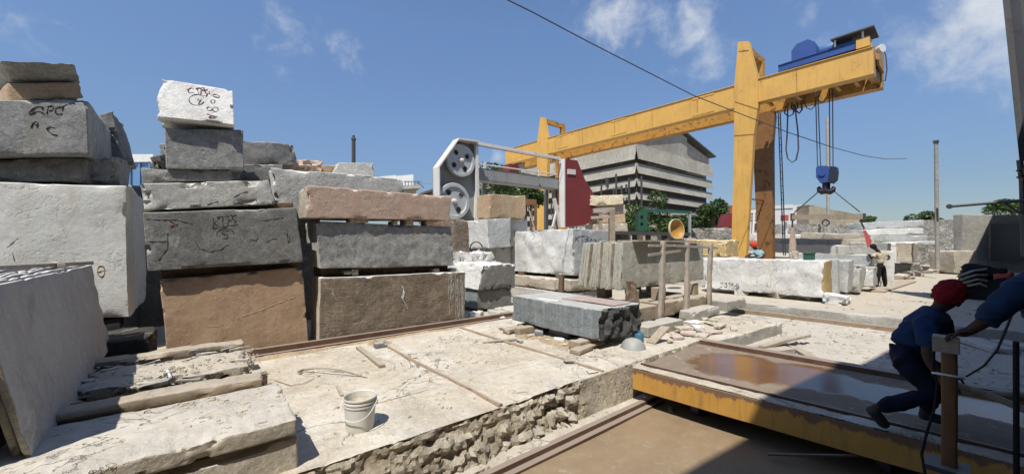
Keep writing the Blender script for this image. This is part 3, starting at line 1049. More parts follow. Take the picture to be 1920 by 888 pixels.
# ------------------------------------------------------------------ leaning slabs at the far left
SL = 'thin sawn slabs leaning at the far left'
for i in range(9):
    du = -i * .062 - (.05 if i > 1 else 0) - (.03 if i > 4 else 0)
    dv = (0, .03, -.05, .02, .06, -.03, .0, .05, -.02)[i]
    th = .035
    p_fb = Vector((-.955 + du, 7.25 + dv, .31))
    p_nb = Vector((-.775 + du, 3.62 + dv * 2, .31))
    p_ft = Vector((-1.13 + du * 1.0, 7.18 + dv, 1.40 + .012 * (i % 3)))
    p_nt = Vector((-.98 + du * 1.0, 3.46 + dv * 2, 1.41 + .010 * (i % 2)))
    # the +U face is the broad sawn face
    fr = [p_nt, p_ft, p_fb, p_nb]
    n_ = (p_ft - p_nb).cross(p_fb - p_nb).normalized()
    if n_.x < 0:
        n_ = -n_
    lab = 'grey sawn slab leaning at the front of the slab row on the far left' if i == 0 else 'thin pale slab edge in the row behind the leaning grey slab'
    block('stone_slab', lab, 'stone slab', fr, -n_ * th, SLABTOP, seed=100 + i, cell=.12, chip=.022, warp=.008 if i else .004, rnd=.003, group=SL, chipf=6,
          mats={'t': WHITE, 'r': BEIGE, 'l': BEIGE, 'd': BEIGE})
# two battens and a wooden wedge on top of the slabs
o = MB().bar((-1.40, 6.9, 1.445), (-1.16, 6.0, 1.445), .05, .03).build('timber_batten', WOODG)
tag(o, 'grey batten lying across the tops of the leaning slabs', 'batten')
o = MB().bar((-1.52, 5.3, 1.45), (-1.05, 6.6, 1.445), .05, .04).build('timber_batten', WOODG)
tag(o, 'longer batten lying along the tops of the leaning slabs', 'batten')
bbox_block('timber_offcut', 'short wooden offcut on the slab tops at the left edge', 'offcut', (-1.3, -1.18, 4.45, 4.6, 1.43, 1.50), WOODP, cell=.05, chip=.01, yaw=20)
o = MB().bar((-1.35, 3.5, .3), (-1.62, 3.45, 1.7), .07, .07).bar((-1.62, 3.45, .3), (-1.75, 3.45, 1.7), .07, .07).build('slab_rack', WOODP)
tag(o, 'timber rack post behind the leaning slabs at the left edge', 'rack')

# ------------------------------------------------------------------ plank and beam bed under the slabs
PB = 'stone beams bedded in front of the leaning slabs'
bbox_block('stone_beam', 'low stone course under the ridged stone slab at the bottom left', 'stone beam', (-2.4, .555, 3.20, 3.85, -.01, .245), BEIGE, seed=31, cell=.06, chip=.035, group=PB, rough={'f': (.01, 4)})
bbox_block('stone_beam', 'wide ridged stone slab at the bottom left corner of the bed', 'stone beam', (-2.4, .545, 3.17, 4.12, .262, .375), BEIGE, seed=32, cell=.026, chip=.03, chipf=7, group=PB, rough={'t': (.020, -13)})
bbox_block('timber_beam', 'long squared beam second from the front of the bed', 'beam', (-2.2, .42, 4.12, 4.72, .25, .345), WOODP, seed=33, cell=.06, chip=.04, group=PB, yaw=-1)
bbox_block('timber_beam', 'dusty squared timber lying along the ridged slab', 'beam', (-2.2, .44, 4.22, 4.46, .345, .43), WOODP, seed=34, cell=.05, chip=.02, group=PB, yaw=-1.5)
bbox_block('stone_beam', 'broken ragged stone slab in the middle of the bed', 'stone beam', (-2.0, .46, 4.95, 5.75, .27, .36), CONCW, seed=35, cell=.04, chip=.10, chipf=5, group=PB, rough={'t': (.03, 4)})
bbox_block('timber_beam', 'long grey timber at the back of the bed nearest the brown block', 'beam', (-2.0, .40, 5.98, 6.22, .30, .40), WOODP, seed=36, cell=.06, chip=.03, group=PB, yaw=2)
bbox_block('stone_beam', 'stone bearer crosswise under the bed beams', 'stone beam', (.12, .36, 3.9, 6.5, .0, .25), DARK, seed=37, cell=.1, chip=.03, group='crosswise bearers under the bed')
bbox_block('stone_beam', 'stone bearer crosswise under the bed beams', 'stone beam', (-1.7, -1.4, 3.9, 6.9, .0, .25), DARK, seed=38, cell=.1, chip=.03, group='crosswise bearers under the bed')
for i, (u, v) in enumerate([(.50, 4.05), (.47, 4.72)]):
    o = MB().box(u - .12, u + .05, v - .035, v + .035, .20, .30 + .02 * i).build('timber_end', WOODD)
    tag(o, 'dark timber stub poking out at the end of the bed', 'timber stub', 'timber stubs at the bed end')
rnd_ = random.Random(5)
for i in range(26):
    u, v = rnd_.uniform(-1.0, .25), rnd_.uniform(4.6, 5.95)
    w, l = rnd_.uniform(.03, .07), rnd_.uniform(.08, .24)
    bbox_block('stone_splinter', 'loose stone splinter lying between the bed beams', 'stone splinter', (u, u + l, v, v + w, .345, .365 + rnd_.random() * .03), BEIGE if i % 2 else DARK, seed=200 + i, cell=.06, chip=.03, warp=.02, yaw=rnd_.uniform(-50, 50), group='stone splinters on the bed')
o = MB().tube([on_z(314, 694, .37), on_z(320, 711, .37) + Vector((0, 0, .02))], [.014, .010], 8).build('paper_roll', CLOTHW)
tag(o, 'small white rolled scrap standing between the bed beams', 'scrap')

# ================================================================== MIDDLE: BLOCKS
MG = 'blocks behind the platform'


def ub(name, label, u, px, ext, mat, group=MG, cat='stone block', **kw):
    return block(name, label, cat, fu(u, *px), (ext, 0, 0), mat, group=group, **kw)


vb('stone_block', 'dark grey low block under the white and grey block near the rail', 7.75, [(896, 542), (959, 540), (959, 577), (893, 580)], 1.2, DARK, group=MG, seed=41, chip=.03, cell=.06, mats={'l': BLACK})
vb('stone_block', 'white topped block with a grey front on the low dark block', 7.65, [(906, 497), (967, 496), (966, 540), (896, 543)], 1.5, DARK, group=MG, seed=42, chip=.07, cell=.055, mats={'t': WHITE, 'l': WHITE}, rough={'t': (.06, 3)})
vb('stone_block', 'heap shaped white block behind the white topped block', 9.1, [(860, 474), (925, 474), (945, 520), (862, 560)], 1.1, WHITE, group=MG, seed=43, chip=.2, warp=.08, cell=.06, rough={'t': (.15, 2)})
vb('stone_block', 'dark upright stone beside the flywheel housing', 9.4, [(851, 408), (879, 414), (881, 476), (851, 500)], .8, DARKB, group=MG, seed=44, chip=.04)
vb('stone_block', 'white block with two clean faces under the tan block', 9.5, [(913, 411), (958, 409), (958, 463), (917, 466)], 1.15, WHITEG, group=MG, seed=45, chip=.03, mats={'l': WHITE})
vb('stone_block', 'narrow white block right of the white block under the tan block', 9.75, [(958, 410), (990, 410), (990, 462), (958, 462)], 1.0, WHITEG, group=MG, seed=46, chip=.03)
vb('stone_block', 'tan sandstone block standing in front of the saw beam', 9.55, [(918, 364), (986, 366), (986, 409), (917, 409)], .7, TAN, group=MG, seed=47, chip=.04, warp=.02)
vb('stone_block', 'low grey block under the pair of white blocks', 9.9, [(930, 464), (1000, 464), (1000, 520), (930, 520)], .9, GREYP, group=MG, seed=48, chip=.08)
o = MB().tube([on_d(893 + 12 * math.cos(a), 468 - 15 * math.sin(a), 11.4) for a in [math.pi * k / 12 for k in range(13)]], .02, 6).build('wire_loop', STEEL)
tag(o, 'bent dark wire loop arching in front of the white block', 'wire loop')
# rubble beside the rail
for i, (x, y, s) in enumerate([(884, 592, .12), (900, 590, .1), (917, 594, .09), (933, 588, .12), (948, 586, .1), (925, 583, .09), (905, 598, .08), (940, 594, .07), (890, 600, .08)]):
    p = on_z(x, y, .03)
    bbox_block('rubble_stone', 'pale rubble stone heaped by the end of the rail', 'rubble stone', (p.x - s * 1.3, p.x + s * 1.3, p.y - s * .7, p.y + s * .7, -.01, s * .9), (WHITE, GREYP, DARK)[i % 3] if i < 3 else GREYP, seed=300 + i, cell=.06, chip=.06, warp=.05, yaw=i * 37, group='rubble stones by the rail end')
bbox_block('stone_slab', 'flat pale slab lying by the rail end behind the black block', 'stone slab', (5.6, 6.6, 6.95, 7.6, 0, .12), BEIGE, seed=310, cell=.07, chip=.05)

# white KTB block and its base
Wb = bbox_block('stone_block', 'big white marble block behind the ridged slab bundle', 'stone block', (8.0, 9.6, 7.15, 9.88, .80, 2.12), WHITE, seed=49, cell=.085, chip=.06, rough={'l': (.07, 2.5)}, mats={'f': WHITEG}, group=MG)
z = lambda L_: zoomed(1040, 440, .2027, L_)
write_on(Wb, z([[(195, 10), (190, 60)], [(225, 8), (198, 35), (228, 62)], [(232, 15), (275, 8)], [(252, 12), (250, 60)], [(285, 60), (285, 12), (308, 18), (300, 34), (286, 36), (312, 45), (305, 60), (286, 60)],
                [(325, 58), (338, 30), (350, 58)], [(365, 40), (385, 58)], [(400, 30), (402, 58)], [(415, 40), (430, 56)]]), INKG, .018)
bbox_block('stone_block', 'low pale block carrying the big white marble block', 'stone block', (7.75, 9.6, 7.0, 9.9, .38, .70), BEIGE, seed=50, cell=.1, chip=.06, rough={'l': (.04, 3)}, group=MG)
bbox_block('stone_block', 'lowest grey block under the big white marble block', 'stone block', (7.7, 9.4, 7.05, 9.8, 0, .34), GREYP, seed=51, cell=.1, chip=.05, group=MG)
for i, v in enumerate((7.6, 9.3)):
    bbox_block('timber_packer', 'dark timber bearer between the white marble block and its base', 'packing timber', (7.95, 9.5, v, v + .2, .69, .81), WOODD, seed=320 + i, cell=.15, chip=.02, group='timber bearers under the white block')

# ------------------------------------------------------------------ black block in front
BKB = bbox_block('stone_block', 'long blue grey granite block with a drilled rough end on the platform', 'stone block', (4.80, 5.93, 3.76, 5.93, .15, .64), BLACK, seed=53, cell=.05, chip=.025, warp=.008,
                 rough={'f': (.10, 8)}, mats={'f': stone('drilled_black_end', (.085, .088, .088), (.06, .062, .063), (.14, .145, .145), bump=.9, speck=.3, dustamt=.5), 't': GREY}, chipf=5)
bbox_block('thin_slab', 'thin pinkish slab lying on the near end of the blue grey block', 'stone slab', (5.25, 5.75, 3.82, 5.0, .64, .665), stone('rose_slab', (.36, .25, .22), (.42, .33, .29), dust=(.5, .42, .38), dustamt=.4), seed=54, cell=.08, chip=.03)
bbox_block('paper_scrap', 'small white scrap lying on top of the blue grey block', 'scrap', (4.88, 5.02, 4.75, 5.3, .635, .66), CLOTHW, seed=55, cell=.05, chip=.03, warp=.02)
for i, (u0, u1, v0, v1, z1) in enumerate([(4.35, 5.3, 5.55, 5.75, .10), (4.5, 5.6, 5.30, 5.46, .13), (4.55, 5.5, 4.0, 4.22, .13), (4.35, 5.2, 3.86, 4.05, .07)]):
    bbox_block('timber_batten', ['dusty batten poking out under the far end of the blue grey block', 'second batten under the far end of the blue grey block', 'dusty batten under the near end of the blue grey block', 'low broken batten lying by the near end of the blue grey block'][i], 'batten',
               (u0, u1, v0, v1, 0, z1), WOODP, seed=330 + i, cell=.06, chip=.03, yaw=(8, -4, 5, 9)[i], group='battens under the blue grey block')
bbox_block('stone_block', 'flat stone packed below the blue grey block', 'stone block', (5.0, 5.7, 4.6, 5.1, 0, .15), GREY, seed=340, cell=.08, chip=.04)
for i, (x, y, s, mt) in enumerate([(993, 632, .07, BEIGE), (1012, 627, .10, BLACK), (975, 641, .05, BEIGE), (1050, 640, .08, WHITE), (1028, 639, .05, BEIGE), (1062, 648, .06, BEIGE), (940, 618, .06, BEIGE), (1085, 652, .06, BEIGE), (1066, 681, .055, DARK)]):
    p = on_z(x, y, 0)
    lab = 'dark brick sized stone alone on the platform near the joint' if i == 8 else 'stone fragment scattered along the blue grey block'
    bbox_block('stone_fragment', lab, 'stone fragment', (p.x - s * 1.2, p.x + s * 1.2, p.y - s * .8, p.y + s * .8, -.005, s * .8), mt, seed=350 + i, cell=.05, chip=.035, warp=.02, yaw=i * 41, group=None if i == 8 else 'stone fragments by the blue grey block')

# ------------------------------------------------------------------ cart with the ridged slab bundle
RB = 'ridged slabs of the bundle on the cart'
rnd_ = random.Random(11)
v = 4.82
k = 0
clumps = [6, 6, 6, 6]
lean = .02
for ci, n in enumerate(clumps):
    for j in range(n):
        th = .042
        a = lean + .012 * j
        hgt = 1.02 + rnd_.uniform(-.025, .015)
        u0 = 6.92 + rnd_.uniform(-.007, .007) + .004 * (j % 2) - .03 * ci
        zz = .70 + rnd_.uniform(-.03, .02)
        dl = -a * .5
        fr = [Vector((u0 + .05, v + dl, zz + hgt)), Vector((10.72, v + dl, zz + hgt)), Vector((10.75, v, zz)), Vector((u0, v, zz))]
        lab = 'smooth outer slab of the ridged slab bundle on the timber cart' if k == 0 else 'pale slab with a ridged sawn end in the bundle on the timber cart'
        block('stone_slab', lab, 'stone slab', fr, (0, th, 0), SLABEDGE, seed=400 + k, cell=.13, chip=.008 if k else .03, warp=.002, rnd=.005, group=RB, chipf=5, mats={'t': WHITE, 'f': BEIGE} if k else {'t': WHITE}, rough={'t': (.015, 5), 'l': (.008, 9)})
        v += th + .001
        k += 1
    v += .045
    lean += .06
ct = empty('timber_cart', (8.6, 4.7, 0), 'timber stake cart carrying the bundle of ridged slabs', 'cart')
for (u0, u1, v0, v1, z0, z1) in [(6.7, 7.4, 4.28, 6.3, .12, .40), (7.45, 8.45, 4.26, 4.95, .13, .42), (8.5, 10.0, 4.28, 4.9, .12, .40), (9.2, 9.9, 4.9, 6.3, .12, .38)]:
    f_, e_ = bx(u0, u1, v0, v1, z0, z1)
    block('base_block', None, None, f_, e_, WOODP, seed=int(u0 * 10), cell=.09, chip=.05, parent=ct)
for (u0, v0, s, z0, z1) in [(6.98, 4.55, .22, .42, .72), (7.9, 4.5, .24, .42, .70), (8.25, 4.7, .2, .42, .60), (9.5, 4.5, .22, .40, .70), (7.4, 5.6, .26, .4, .68), (8.6, 5.6, .3, .4, .68), (9.6, 5.6, .3, .38, .68)]:
    f_, e_ = bx(u0, u0 + s, v0, v0 + s, z0, z1)
    block('wooden_chock', None, None, f_, e_, WOODP, seed=int(u0 * 10) + 3, cell=.08, chip=.03, parent=ct)
for (x0, y0, x1, y1, vv) in [(1247, 452, 1243, 596, 4.18), (1293, 453, 1291, 584, 4.18), (1335, 456, 1333, 574, 4.18)]:
    a, b = on_v(x0, y0, vv), on_v(x1, y1, vv)
    f_, e_ = bx(-.06, .06, 0, .09, 0, 1)
    fr = [a + Vector((-.06, 0, 0)), a + Vector((.06, 0, 0)), b + Vector((.075, 0, 0)), b + Vector((-.075, 0, 0))]
    block('stake', None, None, fr, (0, .085, 0), WOODG, seed=int(x0), cell=.09, chip=.018, warp=.018, parent=ct)
for (x0, y0, x1, y1, vv) in [(1053, 517, 1052, 552, 6.25), (1181, 527, 1179, 568, 4.72), (1188, 530, 1188, 565, 4.62)]:
    a, b = (on_u(x0, y0, 6.78), on_u(x1, y1, 6.75))
    MB().bar(b, a, .11, .10).build('stake', WOODD, ct)
for (a, b) in [((1216, 460), (1262, 460)), ((1216, 478), (1276, 470)), ((1264, 460), (1346, 465))]:
    MB().bar(on_v(*a, 4.22), on_v(*b, 4.22), .03, .05).build('tie_bar', WOODG, ct)
o = MB().hexa([(7.3, 4.66, 1.77), (10.3, 4.66, 1.77), (10.3, 4.66, 1.735), (7.3, 4.66, 1.735), (7.3, 5.2, 1.77), (10.3, 5.2, 1.77), (10.3, 5.2, 1.735), (7.3, 5.2, 1.735)]).build('cover_board', WOODG)
tag(o, 'grey board lying on the top of the ridged slab bundle', 'board')
for i, (x, y, w_, mt, lab) in enumerate([(1366, 578, .5, CONCG, 'grey cut kerb stone lying right of the timber cart'), (1310, 596, .4, CONCG, 'sloping grey stone leaning below the timber cart'), (1230, 622, .3, CONCG, 'low grey stone behind the propped board')]):
    p = on_z(x, y, 0)
    bbox_block('kerb_stone', lab, 'kerb stone', (p.x - .55, p.x + .75, p.y - .16, p.y + .2, 0, .24 - .03 * i), mt, seed=440 + i, cell=.07, chip=.04)
fr, e = bx(6.9, 10.2, 4.2, 4.9, 0, .11)
bbox_block('foundation_stone', 'long low foundation stone under the timber cart', 'stone base', (6.9, 10.3, 4.5, 6.3, 0, .11), DARK, seed=450, cell=.12, chip=.05)

# right clutter on the platform
o = block('wooden_board', 'brown board propped on stones beside the blue can', 'board', [on_z(1212, 640, .02), on_z(1229, 643, .02), on_z(1258, 612, .26), on_z(1240, 610, .26)], (0.0, .0, -.04), WOODP, seed=460, cell=.08, chip=.02)
ROSE = stone('pink_slab', (.46, .33, .29), (.52, .43, .38), (.40, .27, .25), bump=.4, dust=(.56, .48, .42))
for i, (x, y, w, d_, zz, rot, mt) in enumerate([(1290, 622, .34, .26, .05, 20, ROSE), (1283, 614, .3, .2, .10, -30, BEIGE), (1308, 612, .3, .2, .12, 40, WHITE), (1318, 628, .28, .2, .03, 10, BEIGE), (1268, 630, .25, .2, .04, 55, ROSE), (1338, 622, .32, .14, .04, -15, ROSE),
                                                (1256, 638, .2, .1, .03, 30, BEIGE), (1350, 610, .4, .12, .05, 5, BEIGE), (1300, 602, .3, .2, .16, -20, WHITE), (1375, 614, .3, .12, .03, 25, BEIGE), (1330, 600, .35, .14, .1, 60, BEIGE)]):
    p = on_z(x, y, zz)
    bbox_block('broken_slab', 'broken pink or pale slab piece in the small heap by the timber cart', 'broken slab', (p.x - w / 2, p.x + w / 2, p.y - d_ / 2, p.y + d_ / 2, zz - .03, zz + .02), mt, seed=470 + i, cell=.06, chip=.05, warp=.02, yaw=rot, group='broken slab pieces heaped by the cart')
p = on_z(1187, 652, 0)
o = MB().lathe([(.0, .16), (.06, .155), (.12, .13), (.17, .08), (.195, .02), (.205, .0), (.19, .0), (.16, .07), (.0, .14)], p, seg=28).build('metal_basin', paint('dented_basin', (.30, .31, .29), amt=.3, dustamt=.5), smooth=40)
tag(o, 'grey metal basin upturned on the platform in front of the blue can', 'basin')
p = on_z(1198, 640, 0)
o = MB().lathe([(.0, 0), (.075, 0), (.08, .02), (.08, .12), (.065, .15), (.03, .16), (.03, .18), (0, .18)], p, seg=20).build('blue_can', BLUEC, smooth=40)
tag(o, 'small blue can standing behind the upturned basin', 'can')

# ================================================================== WIRE SAW WITH FLYWHEELS
sw = empty('wire_saw', tuple(on_v(905, 470, 11.0) * 1.0), 'big stone cutting saw with two grey flywheels and a red wheel housing', 'stone saw')
q = lambda zx, zy: (780 + zx * .304, 230 + zy * .304)
outline = [q(110, 520), q(105, 280), q(230, 108), q(355, 125), q(374, 180), q(362, 520), q(355, 632), q(205, 625)]
MB().prism(fv(11.25, *outline), (0, .05, 0)).build('wheel_housing', WGREY, sw)
# flange rim round the housing plate
fl = MB()
O = [Vector(p) for p in fv(11.25, *outline)]
cen = sum(O, Vector()) / len(O)
for i in range(len(O)):
    a, b = O[i], O[(i + 1) % len(O)]
    if i >= 6:
        continue
    a2, b2 = a + (cen - a).normalized() * .05, b + (cen - b).normalized() * .05
    dpt = Vector((0, -.38 if i < 3 else -.12, 0))
    fl.hexa([a + dpt, b + dpt, b2 + dpt, a2 + dpt, a, b, b2, a2])
fl.build('housing_rim', WPAINT, sw)


def flywheel(cx, cy, rpx, v):
    c = on_v(cx, cy, v)
    top = on_v(cx, cy - rpx, v)
    Rr = (top - c).length
    wheel = MB()
    nr, na = 30, 180
    th = .07
    hole_r, hole_d = .17 * Rr, .56 * Rr
    ph = R(35)
    rad = [Rr * (.0 + 1.0 * i / nr) for i in range(nr + 1)]
    prof = lambda r: .0 if r < .12 * Rr else (.05 if r < .80 * Rr else .0) if r < .97 * Rr else .015
    idx = {}

    def vtx(i, j, side):
        key = (i, j % na if i else 0, side)
        if key not in idx:
            r = rad[i]
            a = 2 * math.pi * j / na
            y = -.05 + prof(r) if side == 0 else th
            wheel.v.append(c + Vector((r * math.cos(a), y, r * math.sin(a))))
            idx[key] = len(wheel.v) - 1
        return idx[key]

    def hole(i, j):
        r = (rad[i] + rad[min(i + 1, nr)]) / 2
        a = 2 * math.pi * (j + .5) / na
        for k_ in range(4):
            b = ph + k_ * math.pi / 2
            if math.hypot(r * math.cos(a) - hole_d * math.cos(b), r * math.sin(a) - hole_d * math.sin(b)) < hole_r:
                return True
        return False
    H_ = [[hole(i, j) for j in range(na)] for i in range(nr)]
    for i in range(nr):
        for j in range(na):
            if H_[i][j]:
                continue
            for sd in (0, 1):
                f = [vtx(i, j, sd), vtx(i + 1, j, sd), vtx(i + 1, j + 1, sd), vtx(i, j + 1, sd)]
                if i == 0:
                    f = [f[0], f[1], f[2]]
                wheel.f.append(tuple(f))
            # walls towards holes / outer edge
            if i == nr - 1:
                wheel.f.append((vtx(nr, j, 0), vtx(nr, j + 1, 0), vtx(nr, j + 1, 1), vtx(nr, j, 1)))
            for di, dj, e in ((1, 0, ((i + 1, j), (i + 1, j + 1))), (-1, 0, ((i, j), (i, j + 1))), (0, 1, ((i, j + 1), (i + 1, j + 1))), (0, -1, ((i, j), (i + 1, j)))):
                ii, jj = i + di, (j + dj) % na
                if 0 <= ii < nr and H_[ii][jj]:
                    wheel.f.append((vtx(*e[0], 0), vtx(*e[1], 0), vtx(*e[1], 1), vtx(*e[0], 1)))
    w = wheel.build('flywheel', WWHITE, sw, smooth=35)
    MB().lathe([(0, -.16), (.05 * Rr, -.16), (.06 * Rr, -.13), (.12 * Rr, -.12), (.14 * Rr, -.05), (.14 * Rr, .05)], c, Vector((0, 1, 0)), 20).build('wheel_hub', WPAINT, w, smooth=35)


flywheel(864, 301, 30.5, 11.08)
flywheel(851, 377, 34, 11.02)
MB().hexa(fv(11.3, (893, 314), (1050, 334), (1050, 355), (893, 337)) + [p + Vector((0, .45, 0)) for p in fv(11.3, (893, 314), (1050, 334), (1050, 355), (893, 337))]).build('saw_beam', WGREY, sw)
MB().bar(on_v(886, 267, 11.1), on_v(1050, 297, 11.1), .10, .10).build('guide_bar', WPAINT, sw)
MB().tube([on_v(880, 270, 10.95), on_v(1052, 302, 10.95)], .012, 6).build('saw_wire', STEEL, sw)
MB().tube([on_v(893, 307, 11.1), on_v(1045, 327, 11.1)], .025, 8).bar(on_v(908, 303, 11.1), on_v(908, 316, 11.1), .1, .1).bar(on_v(1010, 320, 11.1), on_v(1010, 330, 11.1), .1, .1).build('guide_rod', WPAINT, sw)
MB().bar(on_v(893, 268, 11.05), on_v(896, 412, 11.05), .10, .10).build('guard_post', WPAINT, sw)
MB().hexa(fv(11.4, (955, 307), (973, 309), (973, 324), (955, 322)) + [p + Vector((0, .4, 0)) for p in fv(11.4, (955, 307), (973, 309), (973, 324), (955, 322))]).build('gear_box', RED, sw)
q8 = lambda zx, zy: (1040 + zx * .293, 220 + zy * .293)
rp = [q8(62, 265), q8(145, 275), q8(195, 400), q8(245, 480), q8(258, 560), q8(252, 655), q8(190, 690), q8(62, 700)]
MB().prism(fv(11.0, *rp), (0, .34, 0)).build('red_housing', RED, sw)
wl = [q8(36, 292), q8(62, 262), q8(62, 702), q8(18, 704)]
Pw = [Vector(p) for p in fv(11.0, *wl)]
MB().hexa([on_v(*q8(62, 264), 10.96), on_v(*q8(68, 264), 10.96), on_v(*q8(68, 703), 10.96), on_v(*q8(62, 703), 10.96)] +
          [on_v(*q8(62, 264), 10.96) + Vector((-.02, .28, 0)), on_v(*q8(68, 264), 10.96) + Vector((0, .28, 0)), on_v(*q8(68, 703), 10.96) + Vector((0, .28, 0)), on_v(*q8(62, 703), 10.96) + Vector((-.02, .28, 0))]).build('housing_edge', WPAINT, sw)
f_ = fv(10.96, q8(85, 330), q8(135, 334), q8(135, 366), q8(85, 362))
MB().hexa(f_ + [p + Vector((0, .035, 0)) for p in f_]).build('type_plate', WPAINT, sw)
for (x0, x1, y0, y1, vv) in [(1037, 1043, 340, 470, 11.6), (1020, 1024, 345, 470, 11.9), (902, 910, 330, 470, 11.9)]:
    MB().bar(on_v(x1, y1, vv), on_v(x0 + 4, y0, vv), .14, .14).build('column', WGREY, sw)
MB().bar(on_v(1039, 372, 11.2), on_v(1050, 425, 11.2), .12, .12).bar(on_v(1036, 425, 11.2), on_v(1046, 385, 11.2), .07, .07).build('brace', WPAINT, sw)

# wooden table and props behind
tb = empty('work_table', tuple(on_d(990, 460, 14.2)), 'brown wooden table top on tall props beside the red saw housing', 'table')
f_ = [on_d(968, 372, 13.6), on_d(1006, 374, 14.4), on_d(1006, 384, 14.4), on_d(968, 383, 13.6)]
MB().hexa(f_ + [p + Vector((.25, .75, 0)) for p in f_]).build('table_top', paint('brown_board', (.33, .15, .07), amt=.2), tb)
for x in (985, 996, 1004):
    MB().bar(on_d(x, 470, 14.3), on_d(x, 384, 14.3), .11, .11).build('leg', WOODD, tb)
MB().bar(on_d(1012, 465, 14.2), on_d(990, 386, 14.2), .05, .05).build('brace', WOODG, tb)

LG = 'tan blocks stacked beside the red housing'
for i, (px, dep, mt, lab) in enumerate([([(1106, 368), (1168, 366), (1170, 383), (1106, 385)], 17.0, stone('cream_stone', (.76, .67, .48), (.70, .60, .42), bump=.6, dust=(.8, .72, .56)), 'cream rounded stone at the very top of the stack beside the red housing'),
                                        ([(1120, 386), (1172, 384), (1174, 400), (1120, 402)], 17.2, BEIGE, 'beige stone second from the top beside the red housing'),
                                        ([(1125, 403), (1173, 402), (1174, 418), (1125, 418)], 17.1, TAN, 'tan stone third from the top beside the red housing'),
                                        ([(1118, 419), (1177, 418), (1178, 434), (1118, 434)], 16.9, BEIGE, 'pale tan stone fourth from the top beside the red housing'),
                                        ([(1112, 435), (1180, 434), (1180, 480), (1112, 480)], 17.1, DARK, 'dark block at the foot of the stack beside the red housing')]):
    fr = [on_d(x, y, dep) for x, y in px]
    block('stone_block', lab, 'stone block', fr, (.55, 1.1, 0), mt, seed=500 + i, cell=.1, chip=.08, warp=.05 if i == 0 else .025, group=LG)
tr = empty('timber_trestle', tuple(on_d(1130, 475, 14.0)), 'weathered timber trestle in front of the tan stack by the red housing', 'trestle')
MB().bar(on_d(1112, 395, 14.0), on_d(1152, 393, 14.0), .14, .16).build('cross_beam', WOODG, tr)
for x, w in ((1126, .12), (1147, .2)):
    MB().bar(on_d(x, 475, 14.0), on_d(x, 392, 14.0), w, w).build('leg', WOODP, tr)
MB().bar(on_d(1108, 408, 13.95), on_d(1147, 406, 13.95), .08, .1).build('brace', WOODG, tr)

# ------------------------------------------------------------------ green machine, yellow dish, wall, bushes
gm = empty('green_machine', tuple(on_d(1245, 470, 16.5)), 'dark green frame machine with square holes standing before the louvred shed', 'machine')
gp = [(1197, 400), (1204, 392), (1214, 392), (1214, 432), (1197, 433)]
g = MB()
P = [on_d(x, y, 16.5) for x, y in gp]
# upright built as a frame so that the square holes are real openings
for (x0, x1, y0, y1) in [(1197, 1200.5, 398, 433), (1206, 1214, 392, 433), (1200.5, 1206, 394, 404), (1200.5, 1206, 410, 417), (1200.5, 1206, 423, 433)]:
    f_ = [on_d(x0, y0, 16.5), on_d(x1, y0, 16.5), on_d(x1, y1, 16.5), on_d(x0, y1, 16.5)]
    g.hexa(f_ + [p + Vector((.3, .36, 0)) for p in f_])
g.build('upright', GREEN, gm)
MB().bar(on_d(1204, 394, 16.7), on_d(1294, 398, 16.7), .12, .12).build('top_beam', GREEN, gm)
MB().bar(on_d(1293, 396, 16.7), on_d(1293, 450, 16.7), .10, .10).build('post', WGREY, gm)
MB().hexa([on_d(1150, 433, 16.2), on_d(1295, 436, 16.2), on_d(1295, 442, 16.2), on_d(1150, 439, 16.2)] + [p + Vector((.9, 1.1, 0)) for p in [on_d(1150, 433, 16.2), on_d(1295, 436, 16.2), on_d(1295, 442, 16.2), on_d(1150, 439, 16.2)]]).build('bed', STEEL, gm)
for x in (1160, 1190, 1215, 1245, 1285):
    MB().bar(on_d(x, 480, 16.5), on_d(x, 438, 16.5), .18, .18).build('leg', STEEL, gm)
ds = empty('yellow_drum', tuple(on_d(1266, 452, 13.6)), 'round yellow bowl tilted on its side behind the slab bundle', 'bowl')
ax = (RT * .45 - FW * .85 + Vector((0, 0, .12))).normalized()
c = on_d(1268, 430, 13.6)
MB().lathe([(.0, -.18), (.16, -.17), (.28, -.11), (.36, 0), (.37, .03), (.345, .03), (.33, .0), (.26, -.08), (.14, -.135), (0, -.14)], c, ax, 36).build('bowl', paint('bowl_yellow', (.44, .23, .04), amt=.12), ds, smooth=40)
MB().lathe([(.36, -.02), (.385, -.02), (.385, .045), (.36, .045)], c, ax, 36, closed=True).build('rim', paint('bowl_rim', (.62, .52, .30), amt=.1), ds)
MB().bar(on_d(1256, 449, 13.6), on_d(1279, 449, 13.6), .3, .06).build('stand', STEEL, ds)

def wall_px(name, label, cat, px, dep, thick, mt, cell=.8, chip=.15, **kw):
    fr = [on_d(x, y, dep) for x, y in px]
    e = Vector((FW.x, FW.y, 0)).normalized() * thick
    return block(name, label, cat, fr, e, mt, cell=cell, chip=chip, warp=.03, **kw)

wall_px('stone_wall', 'rough rubble stone wall between the yellow bowl and the crane leg', 'wall', [(1297, 428), (1371, 427), (1371, 470), (1297, 470)], 26, .5, MASON, cell=.25, seed=520, rough={'f': (.12, 2)})
bbox_block('stone_block', 'ochre streaked stone behind the marked white block', 'stone block', (15.6, 16.7, 6.1, 7.6, 1.22, 1.86), stone('ochre_streaked', (.56, .40, .17), (.62, .52, .32), (.5, .33, .12), bump=.8, dust=(.66, .58, .40)), seed=521, cell=.1, chip=.1, warp=.05, group=MG)
bbox_block('stone_block', 'white capped block behind the stakes of the timber cart', 'stone block', (15.5, 16.6, 7.75, 8.9, 1.22, 1.95), BEIGE, seed=522, cell=.1, chip=.08, warp=.04, group=MG)
bbox_block('stone_block', 'long grey block carrying the ochre streaked stone', 'stone block', (15.4, 16.9, 5.9, 9.4, .0, 1.20), GREYP, seed=523, cell=.15, chip=.08, warp=.03, group=MG)


